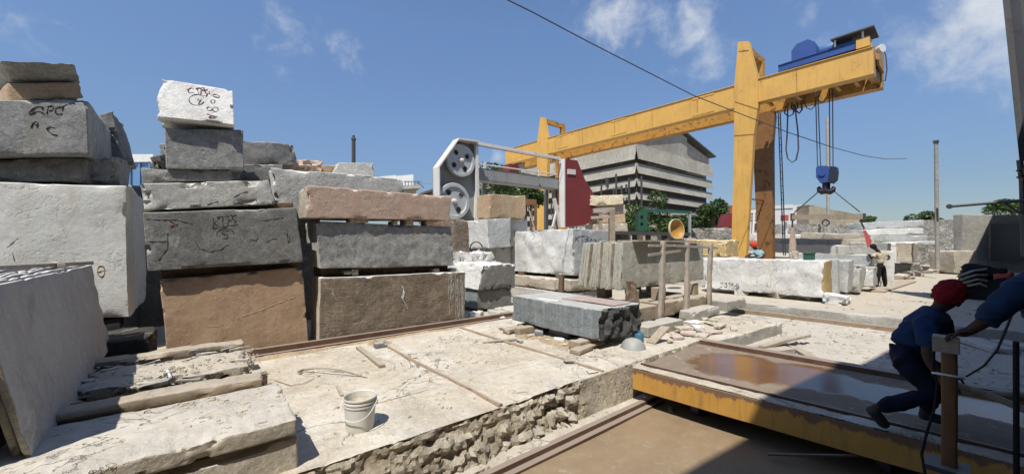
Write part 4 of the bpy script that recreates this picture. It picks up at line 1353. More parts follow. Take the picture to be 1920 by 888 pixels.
def foliage(name, label, cat, c, rad, n, leaf, mats, trunk=True, seed=1, lumps=7):
    rg = random.Random(seed)
    root = empty(name, (c[0], c[1], c[2] - rad[2] * 1.0), label, cat, None)
    C0 = Vector(c)
    mb = MB()
    fm = []
    L_ = []
    for i in range(lumps):
        a = rg.uniform(0, 6.28)
        L_.append((C0 + Vector((math.cos(a) * rad[0] * rg.uniform(.2, .7), math.sin(a) * rad[1] * rg.uniform(.2, .7), rad[2] * rg.uniform(-.45, .6))), rg.uniform(.3, .55)))
    for i in range(n):
        cc, s = rg.choice(L_)
        while True:
            d = Vector((rg.uniform(-1, 1), rg.uniform(-1, 1), rg.uniform(-1, 1)))
            if .1 < d.length < 1:
                break
        d = d.normalized() * d.length ** .5
        p = cc + Vector((d.x * rad[0], d.y * rad[1], d.z * rad[2])) * s
        x = Vector((rg.gauss(0, 1), rg.gauss(0, 1), rg.gauss(0, .6))).normalized()
        y = x.orthogonal().normalized()
        y = (Matrix.Rotation(rg.uniform(0, 6.28), 3, x) @ y)
        s_ = leaf * rg.uniform(.6, 1.3)
        k = len(mb.v)
        mb.v += [p - x * s_, p + y * s_ * .45, p + x * s_, p - y * s_ * .45]
        mb.f.append((k, k + 1, k + 2, k + 3))
        fm.append(rg.randint(0, 1))
    o = link('crown', mb.v, mb.f, mats[0], root, mats=[mats[1]], fm=fm)
    base = C0 - Vector((0, 0, rad[2]))
    t = MB()
    t.tube([base, C0 - Vector((0, 0, rad[2] * .3)), C0 + Vector((0, 0, rad[2] * .3))], [rad[0] * .09, rad[0] * .06, rad[0] * .02], 8)
    for cc, s in L_:
        t.tube([C0 - Vector((0, 0, rad[2] * .5)), (C0 + cc) / 2, cc], [rad[0] * .04, rad[0] * .03, rad[0] * .01], 5)
    t.build('trunk', WOODD, root)
    return root


foliage('bush', 'green bush between the tan stack and the green machine', 'bush', on_d(1200, 402, 24), (1.9, 1.9, 1.7), 2600, .11, (LEAFD, LEAF), seed=1)
foliage('bush', 'low leafy bush inside the green machine frame', 'bush', on_d(1255, 424, 24), (1.7, 1.5, 1.1), 2200, .10, (LEAFD, LEAF), seed=2)
foliage('bush', 'dark green bush at the corner of the louvred shed beside the crane leg', 'bush', on_d(1336, 404, 30), (1.5, 1.5, 1.6), 2600, .13, (LEAFD, LEAF), seed=3)
foliage('bush', 'dark hedge like bush under the louvred shed by the stone wall', 'bush', on_d(1315, 432, 31), (2.6, 1.6, 1.4), 2600, .13, (LEAFD, LEAFD), seed=4)
foliage('bush', 'dense bush seen under the saw beam above the tan block', 'bush', on_d(935, 362, 19), (2.2, 1.6, 1.25), 3600, .09, (LEAFD, LEAF), seed=5)
foliage('bush', 'darker bush right of the bush under the saw beam', 'bush', on_d(985, 366, 20), (1.3, 1.3, 1.0), 2200, .09, (LEAFD, LEAF), seed=6)
foliage('tree', 'round green tree top behind the tall thin pole', 'tree', on_d(1748, 412, 60), (3.0, 3.0, 2.0), 2400, .22, (LEAFD, LEAF), seed=7)
foliage('tree', 'green tree top showing over the concrete wall at the right edge', 'tree', on_d(1900, 392, 40), (2.6, 2.6, 1.2), 2600, .16, (LEAFD, LEAF), seed=8)
foliage('tree', 'small far tree top just right of the weathered plaster wall', 'tree', on_d(1632, 414, 70), (1.9, 1.9, 1.2), 900, .2, (LEAFD, LEAF), seed=9)

# ================================================================== LOUVRED SHED
SV, SU = 25.6, 39.9
sh = empty('louvred_shed', (SU, SV, 0), 'tall grey shed clad in rows of sloping louvre panels with a gable roof', 'shed')
SW, ZE, ZA = 20.2, 15.3, 17.4
gp_ = [(SU + .5, 0), (SU + SW - .5, 0), (SU + SW - .5, ZE), (SU + SW / 2, ZA), (SU + .5, ZE)]
MB().prism([(u, SV + .6, z_) for u, z_ in gp_], (0, 38, 0)).build('shed_wall', DARKIN, sh)
rf = MB()
for s_ in (-1, 1):
    cu = SU + SW / 2
    f_ = [(cu, SV - .5, ZA + .22), (cu + s_ * (SW / 2 + .5), SV - .5, ZE + .02), (cu + s_ * (SW / 2 + .5), SV - .5, ZE - .16), (cu, SV - .5, ZA + .05)]
    rf.hexa([Vector(p) for p in f_] + [Vector(p) + Vector((0, 40, 0)) for p in f_])
rf.build('roof', ROOFM, sh)
bands = [(11.9, 13.9), (10.2, 11.5), (8.65, 9.65), (7.1, 8.0), (5.5, 6.4), (3.8, 4.7), (2.0, 3.0)]
lf, ls = MB(), MB()
for z0, z1 in bands:
    # front (facing -V), panels lean out at the foot
    nseg = 8
    for i in range(nseg):
        u0, u1 = SU - .25 + (SW + .1) * i / nseg, SU - .25 + (SW + .1) * (i + 1) / nseg - .02
        o_ = .012 * (i % 2)
        lf.hexa([(u0, SV - .05 - o_, z1), (u1, SV - .05 - o_, z1), (u1, SV - .42 - o_, z0), (u0, SV - .42 - o_, z0), (u0, SV + .0 - o_, z1), (u1, SV - o_, z1), (u1, SV - .37 - o_, z0), (u0, SV - .37 - o_, z0)])
    nseg = 14
    for i in range(nseg):
        v0, v1 = SV + 38 * i / nseg, SV + 38 * (i + 1) / nseg - .02
        o_ = .012 * (i % 2)
        ls.hexa([(SU + .1 - o_, v1, z1), (SU + .1 - o_, v0, z1), (SU - .42 - o_, v0 - .0, z0), (SU - .42 - o_, v1, z0), (SU + .15 - o_, v1, z1), (SU + .15 - o_, v0, z1), (SU - .37 - o_, v0, z0), (SU - .37 - o_, v1, z0)])
# gable sheets over the top band
nseg = 8
for i in range(nseg):
    u0, u1 = SU + .1 + (SW - .2) * i / nseg, SU + .1 + (SW - .2) * (i + 1) / nseg - .03
    zt = lambda u: ZE + (ZA - ZE) * (1 - abs(u - SU - SW / 2) / (SW / 2)) - .15
    if i >= 5:
        continue
    lf.hexa([(u0, SV + .02, zt(u0)), (u1, SV + .02, zt(u1)), (u1, SV + .02 - .01 * (i % 2), 13.95), (u0, SV + .02 - .01 * (i % 2), 13.95), (u0, SV + .08, zt(u0)), (u1, SV + .08, zt(u1)), (u1, SV + .08, 13.95), (u0, SV + .08, 13.95)])
lf.hexa([(SU + 12.8, SV + .3, zt(SU + 12.8) - .3), (SU + SW - .2, SV + .3, zt(SU + SW - .2) - .2), (SU + SW - .2, SV + .3, 13.95), (SU + 12.8, SV + .3, 13.95)] + [(SU + 12.8, SV + .36, zt(SU + 12.8) - .3), (SU + SW - .2, SV + .36, zt(SU + SW - .2) - .2), (SU + SW - .2, SV + .36, 13.95), (SU + 12.8, SV + .36, 13.95)])
lf.build('louvre_cladding', CLAD, sh)
for i in range(14):
    v0, v1 = SV + 38 * i / 14, SV + 38 * (i + 1) / 14 - .03
    ls.hexa([(SU + .1 - .01 * (i % 2), v1, 15.1), (SU + .1 - .01 * (i % 2), v0, 15.1), (SU + .1 - .01 * (i % 2), v0, 13.95), (SU + .1 - .01 * (i % 2), v1, 13.95), (SU + .2, v1, 15.1), (SU + .2, v0, 15.1), (SU + .2, v0, 13.95), (SU + .2, v1, 13.95)])
ls.build('louvre_cladding', CLAD, sh)
# pipes and brackets on the left wall
pp = MB()
rg = random.Random(3)
for i in range(30):
    v_ = SV + .6 + rg.random() * 13
    z_ = rg.uniform(3.0, 9.0)
    pp.tube([(SU - 1.0, v_, z_), (SU - 1.0, v_, z_ + rg.uniform(.6, 1.8))], .12, 6)
for z_ in (8.7, 6.9, 6.2, 5.0):
    pp.tube([(SU - 1.05, SV + rg.uniform(0, 2), z_), (SU - 1.05, SV + 10 + rg.uniform(0, 3), z_ + rg.uniform(-.5, .1))], .07, 6)
for u_, v_ in ((SU - 1.0, SV + .4), (SU - .6, SV - 1.0), (SU - 1.0, SV + 2.2)):
    pp.tube([(u_, v_, .5), (u_, v_, rg.uniform(8.5, 10.5))], .12, 6)
pp.build('pipework', STEEL, sh)
o = MB().hexa([Vector(p) for p in [(SU + 2, SV - 8, 3.2), (SU + 24, SV - 8, 4.6), (SU + 24, SV - 8, 4.4), (SU + 2, SV - 8, 3.0), (SU + 2, SV - 1.2, 4.6), (SU + 24, SV - 1.2, 5.6), (SU + 24, SV - 1.2, 5.4), (SU + 2, SV - 1.2, 4.4)]]).build('lean_to_roof', ROOFM, sh)
MB().box(SU + 2.2, SU + 23.5, SV - 1.6, SV - 1.3, 0, 4.3).build('lean_to_wall', DARKIN, sh)

# ================================================================== GANTRY CRANE
cr = empty('gantry_crane', (20.5, 6.9, 0), 'tall yellow double girder gantry crane spanning the stone yard', 'gantry crane')
GU = 20.0


def girder(u0, u1, mt):
    gz = lambda v: 9.33 + (v - 2.5) * (9.88 - 9.33) / 23.1
    g = MB()
    a, b = 2.45, 25.6
    hh = 1.03
    g.hexa([(u0, b, gz(b)), (u0, a, gz(a)), (u0, a, gz(a) - hh), (u0, b, gz(b) - hh - .2), (u1, b, gz(b)), (u1, a, gz(a)), (u1, a, gz(a) - hh), (u1, b, gz(b) - hh - .2)])
    # flanges and rail
    g.hexa([(u0 - .05, b, gz(b) + .03), (u0 - .05, a, gz(a) + .03), (u0 - .05, a, gz(a) + .002), (u0 - .05, b, gz(b) + .002), (u1 + .05, b, gz(b) + .03), (u1 + .05, a, gz(a) + .03), (u1 + .05, a, gz(a) + .002), (u1 + .05, b, gz(b) + .002)])
    return g.build('girder', mt, cr), gz


g1, GZ = girder(GU, GU + .5, YEL)
g2, _ = girder(GU + 2.0, GU + 2.5, YELR)
for u in (GU + .25, GU + 2.25):
    MB().hexa([(u - .04, 25.6, GZ(25.6) + .10), (u - .04, 2.45, GZ(2.45) + .10), (u - .04, 2.45, GZ(2.45) + .031), (u - .04, 25.6, GZ(25.6) + .031), (u + .04, 25.6, GZ(25.6) + .10), (u + .04, 2.45, GZ(2.45) + .10), (u + .04, 2.45, GZ(2.45) + .031), (u + .04, 25.6, GZ(25.6) + .031)]).build('trolley_rail', RUST, cr)
for v_ in (2.5, 25.3):
    MB().box(GU + .51, GU + 1.99, v_, v_ + .25, GZ(v_) - .85, GZ(v_) - .1).build('end_tie', YELR, cr)


def leg_pair(pxs, tf, mt2, vdep):
    """front leg from its outline on the plane just before the front girder; the rear leg mirrors it"""
    P = [on_u(x, y, GU - .06) for x, y in pxs]
    n = len(P) // 2
    mb = MB()
    k = len(P)
    mb.prism(P, (.28, 0, 0))
    mb.build('leg', YEL, cr)
    return P


q1 = lambda zx, zy: (1340 + zx * .3378, 30 + zy * .3378)
nl = [(1384, 79), (1403, 77), (1421, 147), (1421, 200), (1413, 254), (1399, 476), (1396, 520), (1368, 520), (1371, 476), (1376.5, 253), (1377, 157)]
Pn = leg_pair(nl, None, None, None)
fl_ = [(1013, 220), (1019.5, 220), (1027, 266), (1027, 290), (1023, 400), (1021, 470), (1003, 470), (1004, 400), (1007, 300), (1007, 266)]
Pf = leg_pair(fl_, None, None, None)
# rear legs (splayed away), shaped like the front ones
for (P, mt, top) in ((Pn, SHADELEG, None), (Pf, YELR, None)):
    V_ = [p + Vector((2.04, 0, 0)) for p in P]
    Q = []
    for p in V_:
        t = max(0, (GZ(p.y) - .4 - p.z) / 9)
        Q.append(Vector((p.x, p.y - (.55 * t if P is Pn else 0), min(p.z, GZ(p.y) - 1.0))))
    MB().prism(Q, (.4, 0, 0)).build('leg', mt, cr)
# long tie bars between the legs' tops (goal-post frames above the girders)
for P in (Pn, Pf):
    a, b = P[0], P[1]
    zt = min(a.z, b.z)
    vc = (a.y + b.y) / 2
    MB().box(GU + .23, GU + 2.04, vc - .13, vc + .13, zt - .36, zt - .04).build('portal_beam', YELR, cr)
    MB().box(GU + 2.045, GU + 2.42, vc - .14, vc + .14, GZ(vc) + .04, zt - .02).build('portal_post', YELR, cr)
    MB().box(GU + .9, GU + 1.5, vc - .05, vc + .05, zt - .052, zt + .02).build('bracket', STEEL, cr)
    MB().box(GU - .3, GU + 2.9, min(p.y for p in P) - .15, min(p.y for p in P) + .75, .12, .55).build('end_carriage', YELR, cr)
MB().bar(on_u(1408, 373, GU + .4), on_u(1432, 376, GU + 2.0), .06, .06).build('cross_tie', RED, cr)
# ladder at the rear leg
ld = MB()
for dv in (0, .32):
    ld.bar(on_u(1459 + dv * 12, 208, GU + 2.7), on_u(1469 + dv * 12, 478, GU + 2.7), .04, .04)
for i in range(22):
    t = i / 21
    a = on_u(1459, 208, GU + 2.7).lerp(on_u(1469, 478, GU + 2.7), t)
    b = on_u(1459 + 3.8, 208, GU + 2.7).lerp(on_u(1469 + 3.8, 478, GU + 2.7), t)
    ld.bar(a, b, .025, .025)
ld.build('ladder', STEEL, cr)
# festoon cable track under the girder end
for i, v_ in enumerate((6.1, 5.0, 3.6, 3.0)):
    MB().box(GU + .55, GU + 1.2, v_, v_ + .12, GZ(v_) - 1.05, GZ(v_) - .95).build('cable_bracket', YELR, cr)
MB().lathe([(0, -.1), (.12, -.1), (.16, .05), (.16, .08), (0, .08)], on_u(1651, 92, GU + .3), Vector((-.4, -.8, 0)), 16).build('floodlight', CLOTHW, cr)
MB().tube([on_u(1654, 86, GU + .35) + Vector((0, 0, 0)), on_u(1661, 105, GU + .35), on_u(1663, 130, GU + .35), on_u(1660, 152, GU + .35), on_u(1655, 150, GU + .35)], .02, 6).build('power_cable', STEEL, cr)
MB().box(GU + .6, GU + 1.9, 2.36, 2.44, GZ(2.4) - .5, GZ(2.4) + .25).build('end_box', YELR, cr)

# plate seams, splice plates and stiffeners
for v_ in (4.9, 9.2, 11.8, 14.4, 17.0, 19.6, 23.4):
    MB().box(GU - .012, GU - .001, v_ - .02, v_ + .02, GZ(v_) - 1.02, GZ(v_) - .01).build('weld_seam', YELR, cr)
for v_ in (8.9, 14.1, 18.9):
    MB().box(GU - .02, GU - .002, v_ - .55, v_ + .55, GZ(v_) - .14, GZ(v_) - .03).build('splice_plate', YEL, cr)
    MB().box(GU - .02, GU - .002, v_ - .55, v_ + .55, GZ(v_) - 1.0, GZ(v_) - .90).build('splice_plate', YEL, cr)
for (xa, ya, xb, yb) in [(1376, 254, 1414, 251), (1378, 190, 1421, 204), (1385, 96, 1404, 94), (1005, 352, 1024, 350)]:
    MB().bar(on_u(xa, ya, GU - .07), on_u(xb, yb, GU - .07), .02, .035).build('plate_joint', YELR, cr)
# hoist trolley
ht = empty('hoist_trolley', (GU + 1.2, 4.2, GZ(4.2) + .1), 'blue hoist trolley with drum motor and dark canopy on top of the crane girder', 'hoist')
for u in (GU + .1, GU + 2.1):
    b = MB()
    b.box(u, u + .3, 2.95, 5.6, GZ(4.2) + .16, GZ(4.2) + .42)
    b.box(u - .04, u + .34, 2.95, 5.6, GZ(4.2) + .421, GZ(4.2) + .45).box(u - .04, u + .34, 2.95, 5.6, GZ(4.2) + .13, GZ(4.2) + .158)
    b.build('side_beam', BLUE, ht)
    for v_ in (3.2, 5.3):
        MB().lathe([(0, -.06), (.16, -.06), (.16, .06), (0, .06)], (u + .15, v_, GZ(4.2) + .20), Vector((1, 0, 0)), 16).build('wheel', STEEL, ht)
for v_ in (3.05, 4.2, 5.4):
    MB().box(GU + .41, GU + 2.09, v_, v_ + .15, GZ(4.2) + .2, GZ(4.2) + .42).build('cross_beam', BLUE, ht)
zz = GZ(4.2) + .45
MB().prism([(GU + .3, 5.15, zz), (GU + .3, 5.15, zz + .55), (GU + .3, 4.95, zz + .78), (GU + .3, 4.55, zz + .82), (GU + .3, 4.32, zz + .62), (GU + .3, 4.25, zz)], (1.5, 0, 0)).build('gear_case', BLUE, ht, smooth=20)
MB().lathe([(0, -.0), (.22, 0), (.24, .05), (.24, .50), (.20, .57), (0, .57)], (GU + .75, 4.22, zz + .27), Vector((0, -1, 0.02)), 20).build('hoist_drum', BLUEL, ht, smooth=40)
MB().lathe([(0, 0), (.15, 0), (.16, .04), (.16, .5), (0, .5)], (GU + .75, 3.64, zz + .22), Vector((0, -1, 0.02)), 20).build('motor', BLUEL, ht, smooth=40)
MB().hexa([Vector(p) for p in [(GU - .1, 3.72, zz + .33), (GU - .1, 2.4, zz + .33), (GU - .1, 2.4, zz + .28), (GU - .1, 3.72, zz + .28), (GU + 1.9, 3.72, zz + .62), (GU + 1.9, 2.5, zz + .62), (GU + 1.9, 2.5, zz + .57), (GU + 1.9, 3.72, zz + .57)]]).build('canopy', ROOFM, ht)
for (u, v_, z_) in [(GU + .1, 3.6, .29), (GU + .1, 2.75, .29), (GU + 1.8, 3.6, .55), (GU + 1.8, 2.75, .55)]:
    MB().bar((u, v_, zz - .02), (u, v_, zz + z_), .06, .06).build('canopy_post', WPAINT, ht)
MB().box(GU + .05, GU + .6, 2.55, 2.95, zz - .35, zz + .02).build('end_bracket', YEL, ht)

# hook block with its ropes
hk = empty('hook_block', tuple(on_u(1548, 330, GU + 1.2)), 'blue hook block hanging on wire ropes from the crane', 'crane hook')
HU = GU + 1.2
for (xa, ya, xb, yb) in [(1529, 168, 1533, 316), (1533, 168, 1539, 318), (1555, 168, 1556, 314), (1561, 168, 1562, 314)]:
    MB().tube([on_u(xa, ya, HU), on_u(xb, yb, HU)], .02, 6).build('wire_rope', ROPE, hk)
qh = lambda zx, zy: (1400 + zx * .349, 250 + zy * .349)
hb = [qh(372, 185), qh(385, 174), qh(430, 174), qh(450, 182), qh(450, 240), qh(432, 262), qh(395, 266), qh(372, 235)]
P = fu(HU - .22, *hb)
MB().prism(P, (.44, 0, 0)).build('sheave_case', BLUE, hk)
P = fu(HU - .26, qh(448, 176), qh(478, 178), qh(481, 205), qh(476, 245), qh(455, 265), qh(436, 262))
MB().prism(P, (.5, 0, 0)).build('side_plate', paint('dark_blue', (.012, .02, .05), amt=.1), hk)
MB().lathe([(0, -.02), (.12, -.02), (.12, .02), (0, .02)], on_u(*qh(405, 215), HU - .25), Vector((1, 0, 0)), 20).build('sheave_pin', BLUE, hk)
hkb = MB()
hkb.tube([on_u(*qh(428, 262), HU), on_u(*qh(427, 300), HU)], .14, 10)
hkb.tube([on_u(*qh(x, y), HU) for x, y in [(427, 300), (420, 308), (405, 312), (392, 305), (388, 293), (392, 285)]], [.14, .15, .14, .11, .08, .04], 8)
hkb.tube([on_u(*qh(x, y), HU) for x, y in [(427, 300), (434, 308), (450, 312), (463, 305), (467, 293), (463, 285)]], [.14, .15, .14, .11, .08, .04], 8)
hkb.build('double_hook', paint('hook_dark', (.03, .018, .03), amt=.1), hk, smooth=50)
# spreader with slings
sp = empty('lifting_beam', tuple(on_u(1552, 415, HU)), 'dusty spreader beam with slings hanging from the crane hook', 'lifting beam')
MB().bar(on_u(*qh(246, 450), HU), on_u(*qh(626, 446), HU), .14, .22).build('spreader_bar', WOODP, sp)
for a, b in (((392, 308), (262, 420)), ((463, 305), (600, 415))):
    A_, B_ = on_u(*qh(*a), HU), on_u(*qh(*b), HU)
    MB().tube([A_, B_], .025, 6).build('sling', ROPE, sp)
    d = (B_ - A_).normalized()
    lk = MB()
    for t in (.8, .86, .92, .98):
        c = A_.lerp(B_, t)
        lk.tube([c + d * (.09 * math.cos(x)) + Vector((0, 0, 1)).cross(d).normalized() * (.05 * math.sin(x)) for x in [k_ * math.pi / 5 for k_ in range(10)]], .018, 5, closed=True)
    lk.build('chain_end', STEEL, sp)
for x in (247, 626):
    MB().bar(on_u(*qh(x, 430), HU), on_u(*qh(x, 468), HU), .1, .16).build('end_shackle', STEEL, sp)
c = on_u(*qh(425, 480), HU)
MB().tube([c + Vector((0, .12 * math.cos(a), .12 * math.sin(a))) for a in [k_ * math.pi / 8 for k_ in range(16)]], .03, 6, closed=True).build('ring', STEEL, sp)
for nm, lab, x, yt, poly, mt in [('block_clamp', 'pinkish worn clamp jaw hanging at the left end of the spreader beam', 246, 468, [(240, 505), (250, 505), (262, 600), (262, 662), (226, 662), (230, 580)], PINK),
                                 ('block_clamp', 'red clamp plate hanging at the right end of the spreader beam', 612, 468, [(625, 520), (638, 520), (668, 575), (660, 608), (648, 612)], REDB)]:
    e_ = empty(nm, tuple(on_u(*qh(poly[3][0], poly[3][1]), HU)), lab, 'clamp')
    MB().prism(fu(HU - .08, *[qh(*p) for p in poly]), (.16, 0, 0)).build('jaw', mt, e_)
    MB().tube([on_u(*qh(x, yt), HU), on_u(*qh((poly[0][0] + poly[1][0]) / 2, 512), HU)], .035, 6).build('hanger', STEEL, e_)
# hanging control cables
for i, (pts, r_, lab) in enumerate([([(405, 480), (405, 560), (402, 660), (396, 740), (405, 790), (430, 812), (452, 798), (465, 740), (462, 640), (452, 560), (448, 500)], .03, 'long dark cable loop hanging low under the crane girder'),
                                    ([(395, 500), (388, 540), (410, 558), (436, 545), (440, 500)], .03, 'short cable loop by the rear crane leg under the girder'),
                                    ([(440, 490), (450, 525), (470, 540), (485, 520), (480, 485)], .04, 'tangled cable bunch under the crane girder'),
                                    ([(495, 475), (510, 510), (535, 520), (555, 500), (560, 465)], .022, 'swagged festoon cable left of the hook ropes'),
                                    ([(575, 465), (590, 482), (605, 480), (615, 455)], .022, 'small festoon cable swag right of the hook ropes'),
                                    ([(430, 480), (425, 510), (445, 530), (462, 505), (455, 480)], .04, 'coiled cable knot under the crane girder')]):
    P = [on_u(*q1(*p), HU - .3) for p in pts]
    o = MB().tube(P, r_, 6).build('hanging_cable', ROPE, smooth=60)
    tag(o, lab, 'cable', 'cables hanging under the crane')

# ================================================================== RIGHT: BLOCK ROWS
RG = 'blocks in the rows right of the crane leg'
Rb = block('stone_block', 'long white marble block with painted number on its lower left, its end face ochre', 'stone block', fu(13.8, (1318, 484), (1545, 489), (1545, 558), (1322, 540)), (.95, 0, 0), WHITE, seed=601, cell=.085, chip=.06, group=RG,
           rough={'f': (.05, 2.5)}, mats={'r': OCHRE})
z = lambda L_: zoomed(1280, 360, .2703, L_)
write_on(Rb, z([[(262, 630), (278, 628), (270, 640), (282, 645), (274, 658), (262, 655)], [(292, 632), (306, 628), (300, 642), (310, 648), (300, 660), (290, 656)], [(318, 632), (332, 630), (325, 642), (334, 650), (322, 660)],
                [(352, 632), (340, 636), (340, 645), (352, 648), (350, 660), (338, 660)], [(358, 650), (368, 650)], [(374, 634), (374, 662)], [(374, 634), (388, 638), (386, 648), (376, 648), (392, 656), (386, 664), (374, 662)]]), INKB, .016)
ub('stone_block', 'upright pale slab directly behind the ochre ended white block', 15.1, [(1470, 486), (1571, 485), (1571, 552), (1470, 547)], .25, WHITEG, seed=602, chip=.05, group=RG, cell=.1)
ub('stone_block', 'grey white block second behind the ochre ended white block', 15.5, [(1500, 485), (1590, 487), (1590, 549), (1500, 545)], .85, WHITEG, seed=603, chip=.05, group=RG, cell=.1, warp=.03)
ub('stone_block', 'grey block with a broken white corner beside the standing worker', 16.8, [(1550, 497), (1612, 498), (1612, 546), (1550, 545)], .9, GREYP, seed=604, chip=.1, group=RG, cell=.1, warp=.04)
ub('stone_block', 'rough edged block right beside the legs of the standing worker', 18.2, [(1580, 500), (1637, 503), (1637, 537), (1580, 536)], .9, GREYP, seed=605, chip=.14, group=RG, cell=.1, warp=.05, mats={'f': WHITE})
for i, (x, y, sx, sy, h) in enumerate([(1352, 541, .22, .2, .16), (1388, 552, .26, .2, .17), (1462, 558, .22, .26, .17), (1512, 561, .24, .3, .16), (1541, 562, .2, .16, .15)]):
    p = on_z(x, y, 0)
    bbox_block('support_stone', 'rough support stone under the ochre ended white block', 'support stone', (p.x - sx, p.x + sx * 1.4, p.y - sy, p.y + sy, -.01, h), GREYP if i % 2 else BEIGE, seed=610 + i, cell=.1, chip=.08, warp=.04, yaw=i * 23, group='support stones under the white block')
p = on_z(1568, 570, 0)
bbox_block('plastic_sack', 'crumpled white sack lying by the end of the ochre ended block', 'sack', (p.x - .3, p.x + .5, p.y - .25, p.y + .3, -.02, .22), CLOTHW, seed=620, cell=.06, chip=.12, warp=.09, smooth=60)
bx_ = on_u(1517, 480, 14.3)
o = MB().box(bx_.x - .12, bx_.x + .12, bx_.y - .12, bx_.y + .12, 1.22, 1.40).box(bx_.x - .14, bx_.x + .14, bx_.y - .14, bx_.y + .14, 1.402, 1.43).build('green_box', GREEN)
tag(o, 'small green box on the top of the ochre ended white block', 'box')
bbox_block('stone_fragment', 'small pale stone standing beside the green box', 'stone fragment', (14.5, 14.7, 3.6, 3.75, 1.2, 1.47), BEIGE, seed=621, cell=.06, chip=.03)
# long slabs further back
for i, (u, px, ext, mt, lab) in enumerate([
        (24, [(1440, 457), (1640, 462), (1640, 480), (1440, 472)], 1.2, GREYP, 'long grey slab lying behind the left clamp jaw'),
        (25.5, [(1430, 446), (1640, 449), (1640, 462), (1430, 458)], 1.2, BEIGE, 'long beige slab on top of the long grey slab behind the clamp jaw'),
        (20.2, [(1480, 474), (1634, 479), (1634, 500), (1480, 492)], 1.0, WHITEG, 'long pale block between the long grey slab and the standing worker'),
        (28, [(1500, 436), (1625, 439), (1625, 452), (1500, 449)], 1.2, BEIGE, 'beige slab under the middle of the spreader beam'),
        (31, [(1400, 438), (1530, 440), (1530, 455), (1400, 452)], 1.6, WHITE, 'white block behind the foot of the rear crane leg'),
        (24.5, [(1590, 454), (1663, 456), (1663, 516), (1590, 508)], 1.6, GREY, 'grey white block behind the standing worker'),
        (24.2, [(1560, 480), (1618, 482), (1618, 505), (1560, 502)], .8, GREYP, 'low block behind the left of the standing worker'),
        (30, [(1680, 456), (1712, 456), (1712, 493), (1680, 491)], 2.4, BEIGE, 'beige cube right of the grey white block'),
        (30.5, [(1650, 494), (1716, 496), (1716, 513), (1650, 510)], 2.6, DARK, 'dark base stone under the beige cube')]):
    kw = {}
    if i == 5:
        kw = dict(mats={'r': DARK})
    if i == 7:
        kw = dict(mats={'f': BEIGE})
    ub('stone_block', lab, u, px, ext, mt, seed=630 + i, group=RG, cell=.2, chip=.08, warp=.04, **kw)
for i, (px, dep, mt, lab) in enumerate([
        ([(1616, 417), (1733, 412), (1734, 425), (1616, 429)], 29, WHITEG, 'long white slab topmost of the far pile right of the red clamp'),
        ([(1620, 430), (1732, 427), (1732, 438), (1620, 441)], 28.5, WHITE, 'long white slab second from top of the far pile right of the red clamp'),
        ([(1628, 443), (1738, 441), (1738, 454), (1628, 455)], 28, WHITEG, 'long pale slab third from top of the far pile right of the red clamp'),
        ([(1636, 456), (1760, 452), (1760, 458), (1636, 462)], 26, WHITE, 'thin white slab under the far pile right of the red clamp')]):
    wall_px('stone_slab', lab, 'stone slab', px, dep, 1.2, mt, cell=.25, chip=.08, seed=650 + i, group='long slabs of the far pile')
bbox_block('upright_slab', 'thin pale slab held upright by the standing worker', 'stone slab', (20.9, 21.0, 2.1, 2.5, .0, 1.45), WHITE, seed=660, cell=.1, chip=.02)
p = on_z(1672, 535, 0)
o = MB().bar(on_z(1640, 546, .03), on_z(1703, 527, .03), .5, .06).build('wooden_board', WOODP)
tag(o, 'flat board on the ground by the feet of the standing worker', 'board')
for i, (x, y, w, d_, h, mt) in enumerate([(1690, 520, .8, .5, .15, BEIGE), (1705, 516, 1.2, .5, .2, BEIGE), (1735, 508, 1.2, .7, .3, DARKB), (1770, 503, .9, .6, .35, BEIGE), (1720, 512, .8, .5, .15, DARK), (1690, 524, .9, .3, .12, WOODP), (1755, 512, .8, .5, .2, CONCW), (1785, 498, .7, .6, .5, TAN), (1775, 487, 1.0, .8, 1.0, WALLB), (1790, 478, 1.2, .9, 1.4, BROWN)]):
    p = on_z(x, y, 0)
    bbox_block('field_stone', 'rough stone lying in the debris between the far pile and the concrete wall', 'stone', (p.x - w / 2, p.x + w, p.y - d_ / 2, p.y + d_ / 2, -.02, h), mt, seed=670 + i, cell=.14, chip=.15, warp=.09, yaw=i * 29, group='rough stones in front of the concrete wall')
wall_px('concrete_block', 'small square concrete block in front of the tall concrete wall', 'concrete block', [(1789, 471), (1832, 470), (1832, 512), (1790, 511)], 21.5, 1.3, BEIGE, cell=.2, chip=.05, seed=690)
wall_px('concrete_wall', 'tall plain concrete wall at the right edge half in shadow', 'wall', [(1805, 402), (2010, 402), (2010, 520), (1805, 516)], 23.5, .5, CONCG, cell=.4, chip=.06, seed=691)
wall_px('shade_panel', 'added dark panel over the shaded part of the concrete wall', 'panel', [(1858, 420), (1960, 418), (1960, 490), (1858, 488)], 23.0, .12, STEEL, cell=1, chip=0, seed=692)  # added near-black sheet where the wall lies in shade
# boundary walls and buildings behind
wall_px('boundary_wall', 'rubble stone boundary wall running behind the crane', 'wall', [(1390, 419), (1625, 421), (1625, 470), (1390, 470)], 42, .5, MASON, cell=.3, chip=.1, seed=693, rough={'f': (.15, 1.5)})
wall_px('boundary_wall', 'rubble stone boundary wall behind the tall pole', 'wall', [(1722, 413), (1806, 411), (1806, 462), (1722, 462)], 36, .5, MASON, cell=.3, chip=.1, seed=694, rough={'f': (.15, 1.5)})
wall_px('boundary_wall', 'low rubble wall under the stone wall behind the tall pole', 'wall', [(1700, 455), (1800, 452), (1800, 500), (1700, 500)], 31, .6, MASON, cell=.25, chip=.1, seed=695, rough={'f': (.3, 1.2)})
wb = empty('white_building', tuple(on_d(1490, 460, 48)), 'whitewashed flat building left of the weathered plaster wall', 'building')
f_ = [on_d(x, y, 48) for x, y in [(1440, 389), (1516, 383), (1516, 460), (1440, 460)]]
